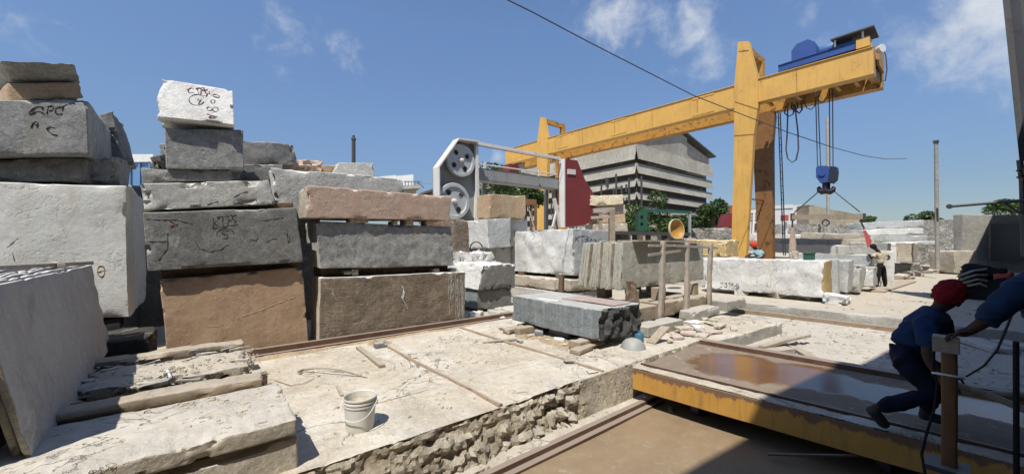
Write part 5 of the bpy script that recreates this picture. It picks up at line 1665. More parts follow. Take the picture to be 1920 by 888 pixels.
block('wall', None, None, f_, (4, 5, 0), WALLW, seed=700, cell=1.2, chip=.05, warp=.02, parent=wb)
f_ = [on_d(x, y, 47.9) for x, y in [(1440, 386), (1487, 383), (1487, 390), (1440, 392)]]
MB().hexa(f_ + [p + Vector((4, 5, 0)) for p in f_]).build('parapet', WALLW, wb)
wall_px('plaster_building', 'weathered brown plaster building behind the spreader beam', 'building', [(1516, 383), (1598, 401), (1613, 404), (1613, 460), (1516, 460)][:0] or [(1517, 383), (1612, 403), (1612, 460), (1517, 460)], 46, 5, WALLB, cell=.8, chip=.2, seed=701)
tk = empty('lorry_cab', tuple(on_d(1440, 450, 33)), 'pale lorry cab seen between the two crane legs', 'lorry')
f_ = [on_d(x, y, 33) for x, y in [(1402, 396), (1440, 390), (1446, 452), (1400, 452)]]
block('cab_body', None, None, f_, (1.6, 2.2, 0), WALLW, seed=702, cell=.3, chip=.05, warp=.02, parent=tk)
f_ = [on_d(x, y, 32.9) for x, y in [(1414, 419), (1430, 416), (1435, 431), (1412, 431)]]
MB().hexa(f_ + [p + Vector((.1, .12, 0)) for p in f_]).build('window', STEEL, tk)
for y in (399, 405, 411):
    f_ = [on_d(x, yy, 32.92) for x, yy in [(1406, y), (1440, y - 3), (1440, y - 1.5), (1406, y + 1.5)]]
    MB().hexa(f_ + [p + Vector((.06, .08, 0)) for p in f_]).build('grille_bar', CONCG, tk)
MB().bar(on_d(1411, 452, 32.5), on_d(1414, 396, 32.5), .14, .14).build('post', WPAINT, tk)
rc = empty('red_hopper', tuple(on_d(1368, 450, 27)), 'red hopper with sloping side half hidden by the front crane leg', 'hopper')
f_ = [on_d(x, y, 27) for x, y in [(1366, 400), (1385, 400), (1390, 425), (1358, 425)]]
MB().hexa(f_ + [p + Vector((FW.x, FW.y, 0)) for p in f_]).build('hopper_body', RED, rc)
MB().bar(on_d(1371, 405, 27.5), on_d(1371, 385, 27.5), .2, .2).build('chute', REDB, rc)
MB().bar(on_d(1370, 470, 27.4), on_d(1370, 424, 27.4), .2, .2).build('leg', STEEL, rc)
rt_ = empty('red_tank', tuple(on_d(1475, 440, 45)), 'small red box shape beside the rear crane leg against the white building', 'tank')
MB().bar(on_d(1471, 414, 30), on_d(1471, 403, 30), .35, .4).build('tank_body', REDB, rt_)
MB().bar(on_d(1474, 452, 30.2), on_d(1474, 416, 30.2), .12, .12).build('post', WPAINT, rt_)
# tall poles
pl = empty('utility_pole', tuple(on_d(1757, 505, 19)), 'tall thin grey pole rising in front of the boundary wall', 'pole')
MB().tube([on_d(1758, 505, 19), on_d(1755, 268, 19)], [.09, .075], 10).build('shaft', CONCG, pl)
MB().box(*[c for c in (lambda p: (p.x - .1, p.x + .1, p.y - .1, p.y + .1, p.z, p.z + .12))(on_d(1755, 268, 19))]).build('cap', STEEL, pl)
MB().tube([on_d(1758, 415, 18.8), on_d(1757, 390, 18.8)], .04, 6).build('bracket', STEEL, pl)
o = MB().tube([on_d(1553, 440, 40), on_d(1551, 220, 40)], [.17, .12], 8).build('lamp_mast', CONCG)
tag(o, 'slim grey mast far behind the hook ropes', 'mast')
ch = empty('chimney', tuple(on_d(663, 335, 55)), 'slim dark chimney rising behind the left stacks', 'chimney')
MB().tube([on_d(663, 400, 55), on_d(663, 264, 55)], .27, 12).build('chimney_stack', STEEL, ch)
MB().tube([on_d(663, 263, 55), on_d(663, 259, 55)], .34, 12).tube([on_d(663, 257, 55), on_d(663, 254, 55)], .2, 8).build('chimney_cap', STEEL, ch)
# far left background
cb = empty('blue_tank', tuple(on_d(252, 360, 22)), 'blue corrugated container showing in the gap of the left stacks', 'container')
f_ = [on_d(x, y, 22) for x, y in [(225, 305), (285, 303), (285, 420), (225, 420)]]
MB().hexa(f_ + [p + Vector((0, 2.5, 0)) for p in f_]).build('body', CONTB, cb)
rb_ = MB()
for x in (229, 243, 244.5, 262, 281):
    rb_.bar(on_d(x, 420, 21.95), on_d(x, 304, 21.95), .09, .09)
rb_.build('wall_rib', CONTB, cb)
f_ = [on_d(x, y, 21.85) for x, y in [(223, 289), (287, 289), (287, 303), (223, 304)]]
MB().hexa(f_ + [p + Vector((0, 2.7, 0)) for p in f_]).build('top_band', WALLW, cb)
bw = empty('white_house', tuple(on_d(755, 380, 48)), 'white flat roofed house with a balcony behind the pink block', 'house')
for nm, px, dep, mt in (('wall', [(738, 330), (775, 327), (775, 400), (738, 400)], 48, WALLW), ('wall', [(712, 331), (742, 328), (742, 400), (712, 400)], 50, WALLW), ('balcony', [(757, 347), (790, 346), (790, 352), (757, 354)], 47, CONCG), ('annex', [(758, 353), (780, 352), (780, 400), (758, 400)], 47.5, WALLB)):
    f_ = [on_d(x, y, dep) for x, y in px]
    MB().hexa(f_ + [p + Vector((1, 4, 0)) for p in f_]).build(nm, mt, bw)
rl = MB()
for x in range(760, 790, 6):
    rl.bar(on_d(x, 347, 47), on_d(x, 340, 47), .06, .06)
rl.bar(on_d(758, 340, 47), on_d(790, 340, 47), .07, .07)
rl.build('railing', STEEL, bw)
f_ = [on_d(x, y, 20) for x, y in [(775, 366), (845, 342), (845, 346), (775, 370)]]
o = empty('tin_shed', tuple(on_d(800, 400, 20)), 'low shed with dark sloping roof left of the flywheel housing', 'shed')
MB().hexa(f_ + [p + Vector((2, 3, 0)) for p in f_]).build('roof', ROOFM, o)
f_ = [on_d(x, y, 20.2) for x, y in [(785, 368), (845, 348), (845, 420), (785, 420)]]
MB().hexa(f_ + [p + Vector((1.8, 2.6, 0)) for p in f_]).build('wall', stone('brick_red_wall', (.22, .12, .09), (.26, .15, .11)), o)
o = MB().tube([on_d(700, 337, 45), on_d(815, 345, 45)], .02, 5).tube([on_d(782, 340, 44.8), on_d(795, 352, 44.8)], .05, 5).build('power_line', STEEL)
tag(o, 'thin power line beside the white house', 'wire')

# ================================================================== SKY CABLE
P = []
for i in range(25):
    t = i / 24
    a = on_d(915, -18, 7)
    b = on_d(1700, 297, 30)
    P.append(a.lerp(b, t))
key = [(915, -18, 7), (1000, 24, 8), (1100, 77, 9.5), (1200, 128, 11.2), (1300, 179, 13), (1400, 218, 15), (1480, 249, 17), (1560, 276, 19), (1620, 292, 21), (1660, 298, 22.5), (1700, 297, 24)]
o = MB().tube([on_d(*k_) for k_ in key], [.012 + .001 * i for i in range(len(key))], 6).build('overhead_cable', ROPE, smooth=60)
tag(o, 'long thin dark cable slung across the sky in front of the crane', 'cable')

# ================================================================== SHED ON THE RIGHT (shades the foreground)
shd = empty('open_shed', (10, -8, 0), 'tall open shed with corrugated cladding at the right edge', 'shed')
eave = [(-12, .25), (.8, -1.03), (6, -1.62), (12, -2.0), (14, -1.7), (41, -2.05)]
rf = MB()
rf.prism([(u, v, 8.0) for u, v in eave] + [(41, -18, 8.0), (-12, -18, 8.0)], (0, 0, .12))
rf.build('roof', ROOFM, shd)
MB().box(-12, 41, -18.2, -18, 0, 8.0).box(-12.2, -12, -18, .1, 0, 8).build('rear_wall', ROOFM, shd)
cl = MB()
n = 26
A_, B_ = on_u(1872, -80, 15.0), on_u(1912, 302, 15.0)
wv = Vector((0.6, -3.2, 0))
rows = []
for i in range(n + 1):
    t = i / n
    off = wv * t + Vector((1, .19, 0)).normalized() * (.10 * (i % 2))
    rows.append((A_ + off, B_ + off * .99))
for i in range(n + 1):
    cl.v += [rows[i][0], rows[i][1]]
for i in range(n + 1):
    cl.v += [rows[i][0] + Vector((.02, .004, 0)), rows[i][1] + Vector((.02, .004, 0))]
for i in range(n):
    a = 2 * i
    k = 2 * (n + 1)
    cl.f += [(a, a + 1, a + 3, a + 2), (a + k, a + k + 2, a + k + 3, a + k + 1)]
e_ = 2 * n
cl.f += [(0, k, k + 1, 1), (e_, e_ + 1, e_ + k + 1, e_ + k)]
cl.build('corrugated_cladding', paint('cladding_sheet', (.10, .10, .105), rust=(.07, .05, .04), amt=.3, dustamt=0), shd)
for u in (15.2, 33, 2):
    if u == 2:
        continue
    MB().box(u, u + .3, -2.3 if u < 20 else -2.5, -2.0 if u < 20 else -2.2, 0, 8).build('column', STEEL, shd)
MB().tube([on_u(1912, 300, 15.1), on_u(1917, 340, 15.1), on_u(1921, 480, 15.1)], .06, 6).build('down_pipe', STEEL, shd)
MB().tube([on_u(x, y, 15.0) for x, y in [(1909, 322), (1914, 316), (1922, 318), (1926, 330), (1918, 336), (1909, 330)]], .05, 6).build('bracket', STEEL, shd)
jb = empty('swing_bar', tuple(on_u(1850, 380, 15.0)), 'long dark bar jutting out over the concrete wall from the right edge', 'bar')
MB().tube([on_u(1780, 387, 15.0), on_u(1935, 374, 15.0)], .035, 8).build('bar', STEEL, jb)
MB().lathe([(0, -.05), (.06, -.05), (.06, .05), (0, .05)], on_u(1780, 387, 15.0), Vector((1, 0, 0)), 12).build('end_knob', STEEL, jb)
MB().tube([on_u(1880, 379, 15.0), on_u(1905, 396, 15.0), on_u(1930, 408, 15.0)], .03, 8).build('stay', STEEL, jb)

# ================================================================== TRANSFER TROLLEY
T0 = Vector((4.49, 2.97, 0))
ty = Vector((.225, -2.56, 0)).normalized()
tx = Vector((-ty.y, ty.x, 0))


def T(x, y, z_):
    return T0 + tx * x + ty * y + Vector((0, 0, z_))


def tbox(mb, x0, x1, y0, y1, z0, z1):
    return mb.hexa([T(x0, y0, z1), T(x1, y0, z1), T(x1, y0, z0), T(x0, y0, z0), T(x0, y1, z1), T(x1, y1, z1), T(x1, y1, z0), T(x0, y1, z0)])


tl = empty('transfer_trolley', tuple(T(1.1, 2.5, -.5)), 'long yellow edged steel transfer trolley with a wet rusty deck', 'trolley')
LEN = 6.0
fr = [T(0, 0, -.002), T(0, LEN, -.002), T(0, LEN, -.275), T(0, 0, -.275)]
block('side_beam', None, None, fr, tx * .02, YELB, seed=720, cell=.2, warp=.004, chip=.004, rnd=.003, parent=tl)
fr = [T(.0, 0, .016), T(.17, 0, .016), T(.17, 0, .0), T(.0, 0, .0)]
block('top_flange', None, None, fr, ty * LEN, CONC, seed=721, cell=.05, warp=.004, chip=.010, rnd=.003, parent=tl, rough={'t': (.012, 9)})
m_ = MB()
tbox(m_, .20, .225, .02, LEN, .0, .035)
m_.build('edge_strip', RUST, tl)
WET = wetmat('wet_deck', (.25, .195, .14), (.19, .10, .05), scale=2.4, th=.75, edge=.045, wetrough=.13, bump=.35,
             centre=[(tuple(T(1.15, 1.0, 0) - T(1.1, 2.5, -.5)), 1.25), (tuple(T(1.35, 1.7, 0) - T(1.1, 2.5, -.5)), 1.1), (tuple(T(1.2, 2.5, 0) - T(1.1, 2.5, -.5)), .9), (tuple(T(1.6, 3.3, 0) - T(1.1, 2.5, -.5)), 1.0)])
dk = MB()
nx, ny = 10, 40
for j in range(ny + 1):
    for i in range(nx + 1):
        dk.v.append(T(.17 + (2.02 - .17) * i / nx, .01 + .14 * i / nx + (LEN - .15) * j / ny, -.012))
for j in range(ny):
    for i in range(nx):
        a = j * (nx + 1) + i
        dk.f.append((a, a + 1, a + nx + 2, a + nx + 1))
dk.build('deck', WET, tl)
m_ = MB()
tbox(m_, 2.02, 2.09, .14, LEN, -.275, .055)
tbox(m_, 2.09, 2.20, .14, LEN, .02, .05)
m_.build('far_beam', RUST, tl)
m_ = MB()
m_.hexa([T(.02, 0, -.014), T(2.02, .13, -.014), T(2.02, .13, -.275), T(.02, 0, -.275), T(.02, .02, -.014), T(2.02, .15, -.014), T(2.02, .15, -.275), T(.02, .02, -.275)])
m_.build('end_plate', YELB, tl)
m_ = MB()
tbox(m_, .06, 2.02, .16, LEN, -.26, -.05)
m_.build('chassis', STEEL, tl)
for y in (.7, 2.4, 4.2):
    for x in (.35, 1.75):
        MB().lathe([(0, -.05), (.09, -.05), (.11, -.03), (.11, .05), (0, .05)], T(x, y, -.385), ty, 20).build('wheel', STEEL, tl)
# upright timber post bolted on the trolley
ps = empty('stop_post', tuple(on_d(1786, 872, 2.76)), 'rust orange square post standing on the trolley between the two near workers', 'post')
pb_, pt_ = on_d(1796, 885, 2.76), on_d(1795, 655, 2.76)
pb_.z = .0
fr = [pt_ + Vector((-.044, 0, 0)), pt_ + Vector((.044, 0, 0)), Vector((pb_.x + .048, pb_.y, 0)), Vector((pb_.x - .048, pb_.y, 0))]
block('post_shaft', None, None, fr, (0, .08, 0), paint('post_orange', (.15, .068, .022), rust=(.12, .05, .025), amt=.35, dirt=.5), seed=730, cell=.1, chip=.008, warp=.004, parent=ps)
c = on_d(1791, 645, 2.76)
MB().hexa([c + Vector((-.065, -.02, .05)), c + Vector((.065, -.02, .05)), c + Vector((.065, -.02, -.06)), c + Vector((-.065, -.02, -.06)), c + Vector((-.065, .11, .05)), c + Vector((.065, .11, .05)), c + Vector((.065, .11, -.06)), c + Vector((-.065, .11, -.06))]).build('head_block', WOODP, ps)
MB().box(pb_.x - .12, pb_.x + .12, pb_.y - .06, pb_.y + .16, .0, .035).build('foot_plate', STEEL, ps)
MB().tube([pt_ + Vector((.075 * math.cos(a), .05 + .075 * math.sin(a), -.20 - .02 * math.cos(a))) for a in [k_ * math.pi / 10 for k_ in range(20)]], .008, 5, closed=True).build('wire_tie', CLOTHW, ps)
o = MB().tube([on_d(x, y, d_) for x, y, d_ in [(1752, 640, 2.85), (1750, 690, 2.85), (1758, 720, 2.85), (1752, 765, 2.8), (1738, 810, 2.7), (1728, 850, 2.6), (1735, 890, 2.5), (1760, 905, 2.45)]], .008, 8).build('black_hose', BLKC, smooth=60)
tag(o, 'black hose hanging from the worker hands past the post', 'hose')
o = MB().tube([on_d(x, y, d_) for x, y, d_ in [(1925, 520, 2.7), (1905, 570, 2.75), (1885, 620, 2.9), (1870, 655, 3.0), (1845, 685, 3.2), (1812, 705, 3.4)]], .008, 8).build('grey_hose', ROPE, smooth=60)
tag(o, 'grey cable sagging from the right worker to the deck', 'cable')
o = MB().tube([on_d(1795, 722, 3.2), on_d(1850, 738, 3.1), on_d(1940, 775, 2.9)], .028, 8).build('timber_pole', WOODP)
tag(o, 'round pole lying aslant behind the rust orange post', 'pole')
o = MB().tube([on_d(1795, 735, 3.3), on_d(1940, 740, 3.0)], .022, 8).build('timber_pole', WOODP)
tag(o, 'thinner pole lying level behind the aslant pole', 'pole')
o = MB().tube([on_d(1906, 905, 2.5), on_d(1905, 640, 2.5)], .014, 8).build('steel_pipe', BLKC)
tag(o, 'thin upright pipe near the right edge of the trolley', 'pipe')
a, b = on_z(1440, 851, -.44), on_z(1765, 858, -.2)
o = MB().tube([a, a.lerp(b, .5) + Vector((0, 0, .005)), b], .013, 8).build('steel_rod', RUST)
tag(o, 'long thin rod lying in the pit against the yellow trolley side', 'rod')
p = on_z(1257, 766, -.49)
bbox_block('wood_chip', 'small pale wood chip lying on the wet mud', 'wood chip', (p.x - .10, p.x + .08, p.y - .03, p.y + .03, -.495, -.47), WOODP, seed=740, cell=.04, chip=.02, yaw=30)

# planks behind the trolley
for i, (x0, y0, x1, y1, z0, z1, w, h, lab) in enumerate([
        (1405, 652, 1516, 628, -.16, -.05, .10, .05, 'grey plank sticking up across the timber heap behind the trolley'),
        (1428, 651, 1500, 630, -.14, -.08, .10, .05, 'pale plank second in the heap behind the trolley'),
        (1440, 662, 1482, 656, -.1, -.1, .18, .10, 'short thick beam end in the heap behind the trolley'),
        (1487, 650, 1528, 674, -.08, -.1, .14, .05, 'board sloping away at the right end of the heap'),
        (1395, 655, 1470, 640, -.18, -.16, .12, .04, 'flat dark plank under the heap behind the trolley'),
        (1455, 640, 1490, 634, -.12, -.1, .08, .05, 'short stick on the heap behind the trolley'),
        (1420, 664, 1475, 664, -.14, -.12, .12, .05, 'lowest board by the trolley edge in the heap')]):
    o = MB().bar(on_z(x0, y0, z0), on_z(x1, y1, z1), w, h).build('wooden_plank', (WOODG, WOODP)[i % 2])
    tag(o, lab, 'plank', 'planks heaped behind the trolley')
for i, (x, y, w, d_, h, mt, lab) in enumerate([(1742, 578, .8, .3, .06, WHITE, 'white flat slab on the ground left of the red turban'), (1870, 612, 1.0, .5, .14, GREYP, 'grey flat slab in the shade under the reaching arm'), (1850, 650, .8, .35, .10, GREYP, 'second grey slab in the shade below the reaching arm'), (1905, 652, .5, .3, .12, GREYP, 'grey slab at the right edge in the shade'), (1800, 585, .7, .5, .12, GREYP, 'shaded slab behind the red turban')]):
    p = on_z(x, y, -.2)
    bbox_block('flat_slab', lab, 'stone slab', (p.x - w / 2, p.x + w / 2, p.y - d_ / 2, p.y + d_ / 2, -.22, -.22 + h), mt, seed=750 + i, cell=.08, chip=.04, yaw=i * 17)
# rag heap
rh = on_d(1826, 540, 12.0)
bbox_block('rag_heap', 'crumpled black tarpaulin heap behind the red turban', 'tarpaulin', (rh.x - .7, rh.x + .9, rh.y - .5, rh.y + .25, -.05, .95), BLKC, seed=760, cell=.09, chip=.4, warp=.2, smooth=60)
bbox_block('rag_heap', 'red rag caught on the black tarpaulin heap', 'rag', (rh.x - .5, rh.x + .3, rh.y - .75, rh.y - .35, .45, .8), REDB, seed=761, cell=.05, chip=.14, warp=.09, smooth=60)
for i in range(4):
    o = MB().tube([on_d(1795 + i * 6, 518 + i * 6, 11.5), on_d(1826 + i * 4, 507 + i * 8, 11.4), on_d(1850, 504 + i * 11, 11.4)], .03, 6).build('grey_strap', CONCG)
    tag(o, 'pale grey strap folded over the black tarpaulin', 'strap', 'straps over the tarpaulin')

# ================================================================== PLATFORM CLUTTER
p = on_z(675, 801, 0)
bk = empty('bucket', tuple(p), 'dirty white plastic bucket with wire handle on the platform', 'bucket')
MB().lathe([(0, .004), (.112, .004), (.116, .0), (.119, .01), (.134, .215), (.141, .216), (.141, .228), (.135, .23), (.136, .243), (.144, .244), (.144, .256), (.137, .258), (.138, .276), (.146, .278), (.146, .290), (.139, .292), (.133, .285), (.128, .20), (.113, .03), (0, .028)], p, seg=48).build('pail', PLASTIC, bk, smooth=35)
# crusted mortar inside
MB().lathe([(0, .19), (.05, .185), (.10, .20), (.126, .235), (.124, .19), (0, .17)], p, seg=32).build('mortar_crust', CONCW, bk, smooth=50)
hd = []
for i in range(19):
    a = math.pi * i / 18
    w = Vector((RT.x, RT.y, 0)) * (-.149 * math.cos(a)) - Vector((FW.x, FW.y, 0)).normalized() * (.02 + .135 * math.sin(a) ** .6)
    hd.append(p + w + Vector((0, 0, .235 - .115 * math.sin(a))))
MB().tube(hd, .0045, 6).build('handle', CLOTHW, bk)
for s_ in (-1, 1):
    MB().lathe([(0, -.012), (.016, -.012), (.016, .012), (0, .012)], p + Vector((RT.x, RT.y, 0)) * (.145 * s_) + Vector((0, 0, .235)), RT, 12).build('handle_lug', PLASTIC, bk)
o = MB().bar(on_z(672, 651, .02), on_z(717, 686, .02), .075, .04).build('timber_batten', WOODP)
tag(o, 'loose dusty batten lying near the rail on the open platform', 'batten')
o = MB().bar(on_z(632, 722, .012), on_z(641, 741, .012), .03, .022).build('wooden_stick', WOODG)
tag(o, 'short pale stick lying behind the white bucket', 'stick')
o = MB().tube([on_z(x, y, .012 + zz_) for x, y, zz_ in [(560, 697, .02), (570, 692, .02), (590, 690, .05), (615, 690, .07), (640, 693, .06), (660, 699, .03), (672, 703, .0), (688, 707, 0)]], [.022, .016, .010, .009, .009, .012, .009, .006], 7).build('bent_root', WOODP, smooth=60)
tag(o, 'bent dry stick arched over the platform left of the bucket', 'stick')
o = MB().tube([on_z(x, y, .008) for x, y in [(515, 712), (545, 722), (570, 718), (590, 708)]], .004, 5).build('thin_wire', RUSTD)
tag(o, 'thin wire scrap curling on the platform beside the stone bed', 'wire')
o = MB().tube([on_z(x, y, .008) for x, y in [(1100, 695), (1104, 700), (1122, 697)]], .006, 5).build('bent_nail', RUST)
tag(o, 'small bent metal bar near the front platform edge', 'metal bar')
p = on_z(712, 651, 0)
bbox_block('dark_clod', 'dark clod at the rail end of the first joint line', 'clod', (p.x - .08, p.x + .10, p.y - .06, p.y + .07, -.01, .07), DARK, seed=770, cell=.04, chip=.06, warp=.04)
o = MB().bar(on_z(905, 641, .012), on_z(975, 634, .03), .06, .02).build('wooden_lath', WOODG)
tag(o, 'thin pale lath lying in front of the blue grey block', 'lath')

# drifts of sand and faint slab joints on the platform
SAND = stone('tan_sand', (.40, .30, .18), (.34, .25, .15), (.46, .37, .25), dust=(.5, .42, .3), dustamt=.2, bump=.7, speck=.3)
for (u, v, ru, rv, h_) in [(4.75, 4.55, .28, .5, .055), (4.55, 5.2, .2, .3, .04), (2.32, 6.4, .2, .25, .04), (3.0, 6.66, 1.6, .10, .035), (7.6, 3.9, .7, .35, .05), (1.0, 6.6, .7, .12, .04)]:
    hp_ = MB()
    nn = 18
    for j in range(nn + 1):
        for i in range(nn + 1):
            a, b = 2 * i / nn - 1, 2 * j / nn - 1
            rr = min(1, math.hypot(a, b))
            z_ = h_ * (1 - rr * rr) * (.7 + .6 * noise.noise((a * 3 + u, b * 3 + v, 1))) + .012 * noise.noise((a * 9 + u, b * 9 + v, 4)) * (1 - rr) - .006
            hp_.v.append(Vector((u + a * ru * (1 + .2 * noise.noise((b * 2, u, v))), v + b * rv, z_)))
    for j in range(nn):
        for i in range(nn):
            a = j * (nn + 1) + i
            hp_.f.append((a, a + 1, a + nn + 2, a + nn + 1))
    o = hp_.build('sand', SAND, smooth=60)
    tag(o, 'drift of tan sand and stone dust on the platform', kind='stuff')
for (u0, u1, v_) in [(2.5, 4.3, 4.05), (1.25, 2.3, 4.0), (4.1, 6.8, 5.0), (2.5, 3.6, 5.3)]:
    pts = [Vector((u0 + (u1 - u0) * k_ / 30, v_ + .02 * noise.noise((k_ * .4, u0, v_)), -.0005)) for k_ in range(31)]
    o = MB().tube(pts, [.0035 + .003 * abs(noise.noise((k_ * .9, v_, 2))) for k_ in range(31)], 5).build('joint_crack', CONCW)
    tag(o, 'fine dusty crack line in the concrete platform', kind='structure')

rg = random.Random(21)
ck = MB()
for i in range(1900):
    t = rg.random()
    if t < .45:
        u, v = rg.gauss(3.2, .7), rg.gauss(5.2, .8)
    elif t < .65:
        u, v = rg.uniform(.7, 9.4), rg.uniform(3.15, 6.7)
    elif t < .75:
        u, v = rg.choice((2.36, 4.08)) + rg.gauss(0, .09), rg.uniform(3.2, 6.6)
    elif t < .90:
        u, v = rg.gauss(6.2, .8), rg.gauss(3.7, .3)
    else:
        u, v = rg.gauss(1.7, .5), rg.gauss(4.0, .5)
    if not (.6 < u < 9.5 and 3.15 < v < 6.7):
        continue
    s_ = .006 + .022 * rg.random() ** 3
    z0_ = -.004
    a = rg.uniform(0, 6.28)
    k = len(ck.v)
    n_ = rg.choice((4, 5))
    lx, ly = s_ * rg.uniform(.8, 1.9), s_ * rg.uniform(.5, 1)
    for q_ in range(n_):
        b = 2 * math.pi * q_ / n_ + rg.uniform(-.3, .3)
        x_, y_ = lx * math.cos(b), ly * math.sin(b)
        ck.v.append(Vector((u + x_ * math.cos(a) - y_ * math.sin(a), v + x_ * math.sin(a) + y_ * math.cos(a), z0_)))
    for q_ in range(n_):
        w_ = ck.v[k + q_]
        ck.v.append(Vector((u + (w_.x - u) * .7, v + (w_.y - v) * .7, z0_ + s_ * rg.uniform(.35, .8))))
    ck.f += [tuple(k + n_ + q_ for q_ in range(n_))] + [(k + q_, k + (q_ + 1) % n_, k + n_ + (q_ + 1) % n_, k + n_ + q_) for q_ in range(n_)]
o = ck.build('stone_chips', BEIGE)
tag(o, 'pale stone chips strewn over the dusty platform', 'stone chips', kind='stuff')
ck3 = MB()
for i in range(900):
    u, v = rg.uniform(-.9, .5), rg.uniform(3.22, 5.7)
    zf = .372 if v < 4.1 else .343 if 4.5 < v < 4.7 else .362 if 4.98 < v < 5.7 else None
    if zf is None:
        continue
    s_ = .004 + .020 * rg.random() ** 3
    k = len(ck3.v)
    a = rg.uniform(0, 6.28)
    for q_ in range(4):
        b = a + q_ * math.pi / 2 + rg.uniform(-.4, .4)
        ck3.v.append(Vector((u + s_ * math.cos(b) * rg.uniform(.8, 2.2), v + s_ * math.sin(b), zf - .006)))
    for q_ in range(4):
        w_ = ck3.v[k + q_]
        ck3.v.append(Vector((u + (w_.x - u) * .7, v + (w_.y - v) * .7, zf + s_ * .6)))
    ck3.f += [(k + 4, k + 5, k + 6, k + 7)] + [(k + q_, k + (q_ + 1) % 4, k + 4 + (q_ + 1) % 4, k + 4 + q_) for q_ in range(4)]
o = ck3.build('stone_chips', BEIGE)
tag(o, 'small stone crumbs strewn over the beams in front of the leaning slabs', 'stone chips', kind='stuff')
ck2 = MB()
for i in range(1400):
    u, v = rg.uniform(7.2, 11.8), rg.uniform(-2, 2.9)
    if rg.random() < .35:
        u, v = rg.uniform(12, 20), rg.uniform(0, 6)
    zf = -.222 if u < 11.9 else .0
    if 11.8 < u < 12.6:
        continue
    s_ = .012 + .05 * rg.random() ** 3
    k = len(ck2.v)
    a = rg.uniform(0, 6.28)
    for q_ in range(4):
        b = a + q_ * math.pi / 2 + rg.uniform(-.3, .3)
        ck2.v.append(Vector((u + s_ * math.cos(b) * rg.uniform(.8, 1.8), v + s_ * math.sin(b), zf - .004)))
    for q_ in range(4):
        w_ = ck2.v[k + q_]
        ck2.v.append(Vector((u + (w_.x - u) * .7, v + (w_.y - v) * .7, zf + s_ * .5)))
    ck2.f += [(k + 4, k + 5, k + 6, k + 7)] + [(k + q_, k + (q_ + 1) % 4, k + 4 + (q_ + 1) % 4, k + 4 + q_) for q_ in range(4)]
o = ck2.build('stone_chips', BEIGE)
tag(o, 'pale stone rubble bits on the chalky floor and yard beyond the trolley', 'stone chips', kind='stuff')

# ================================================================== PEOPLE


def skin_mesh(pts, edges, sub=2, root=None):
    """pts {name: (Vector, radius)}; returns verts, faces of one continuous skinned surface"""
    names = list(pts)
    ix = {n_: i for i, n_ in enumerate(names)}
    me = bpy.data.meshes.new('tmp')
    me.from_pydata([tuple(pts[n_][0]) for n_ in names], [(ix[a], ix[b]) for a, b in edges], [])
    ob = bpy.data.objects.new('tmp', me)
    COL.objects.link(ob)
    sm_ = ob.modifiers.new('skin', 'SKIN')
    for i, n_ in enumerate(names):
        r = pts[n_][1]
        if not isinstance(r, tuple):
            r = (r, r)
        me.skin_vertices[0].data[i].radius = r
        me.skin_vertices[0].data[i].use_root = (n_ == (root or names[0]))
    sm_.branch_smoothing = .4
    ss = ob.modifiers.new('sub', 'SUBSURF')
    ss.levels = sub
    ss.render_levels = sub
    dg = bpy.context.evaluated_depsgraph_get()
    ev = ob.evaluated_get(dg)
    m2 = ev.to_mesh()
    vs = [v.co.copy() for v in m2.vertices]
    fs = [tuple(p.vertices) for p in m2.polygons]
    ev.to_mesh_clear()
    bpy.data.objects.remove(ob)
    return vs, fs


def sphere(mb, c, r, up=Vector((0, 0, 1)), fwd=Vector((0, 1, 0)), seg=20, rings=12, fn=None):
    up = up.normalized()
    x = fwd.cross(up).normalized()
    y = up.cross(x)
    k = len(mb.v)
    for i in range(rings + 1):
        th_ = math.pi * i / rings
        for j in range(seg):
            ph_ = 2 * math.pi * j / seg
            d = Vector((math.sin(th_) * math.cos(ph_), math.sin(th_) * math.sin(ph_), math.cos(th_)))
            s_ = fn(d) if fn else 1.0
            mb.v.append(c + (x * d.x * r[0] + y * d.y * r[1] + up * d.z * r[2]) * s_)
    for i in range(rings):
        for j in range(seg):
            mb.f.append((k + i * seg + j, k + i * seg + (j + 1) % seg, k + (i + 1) * seg + (j + 1) % seg, k + (i + 1) * seg + j))
    return mb


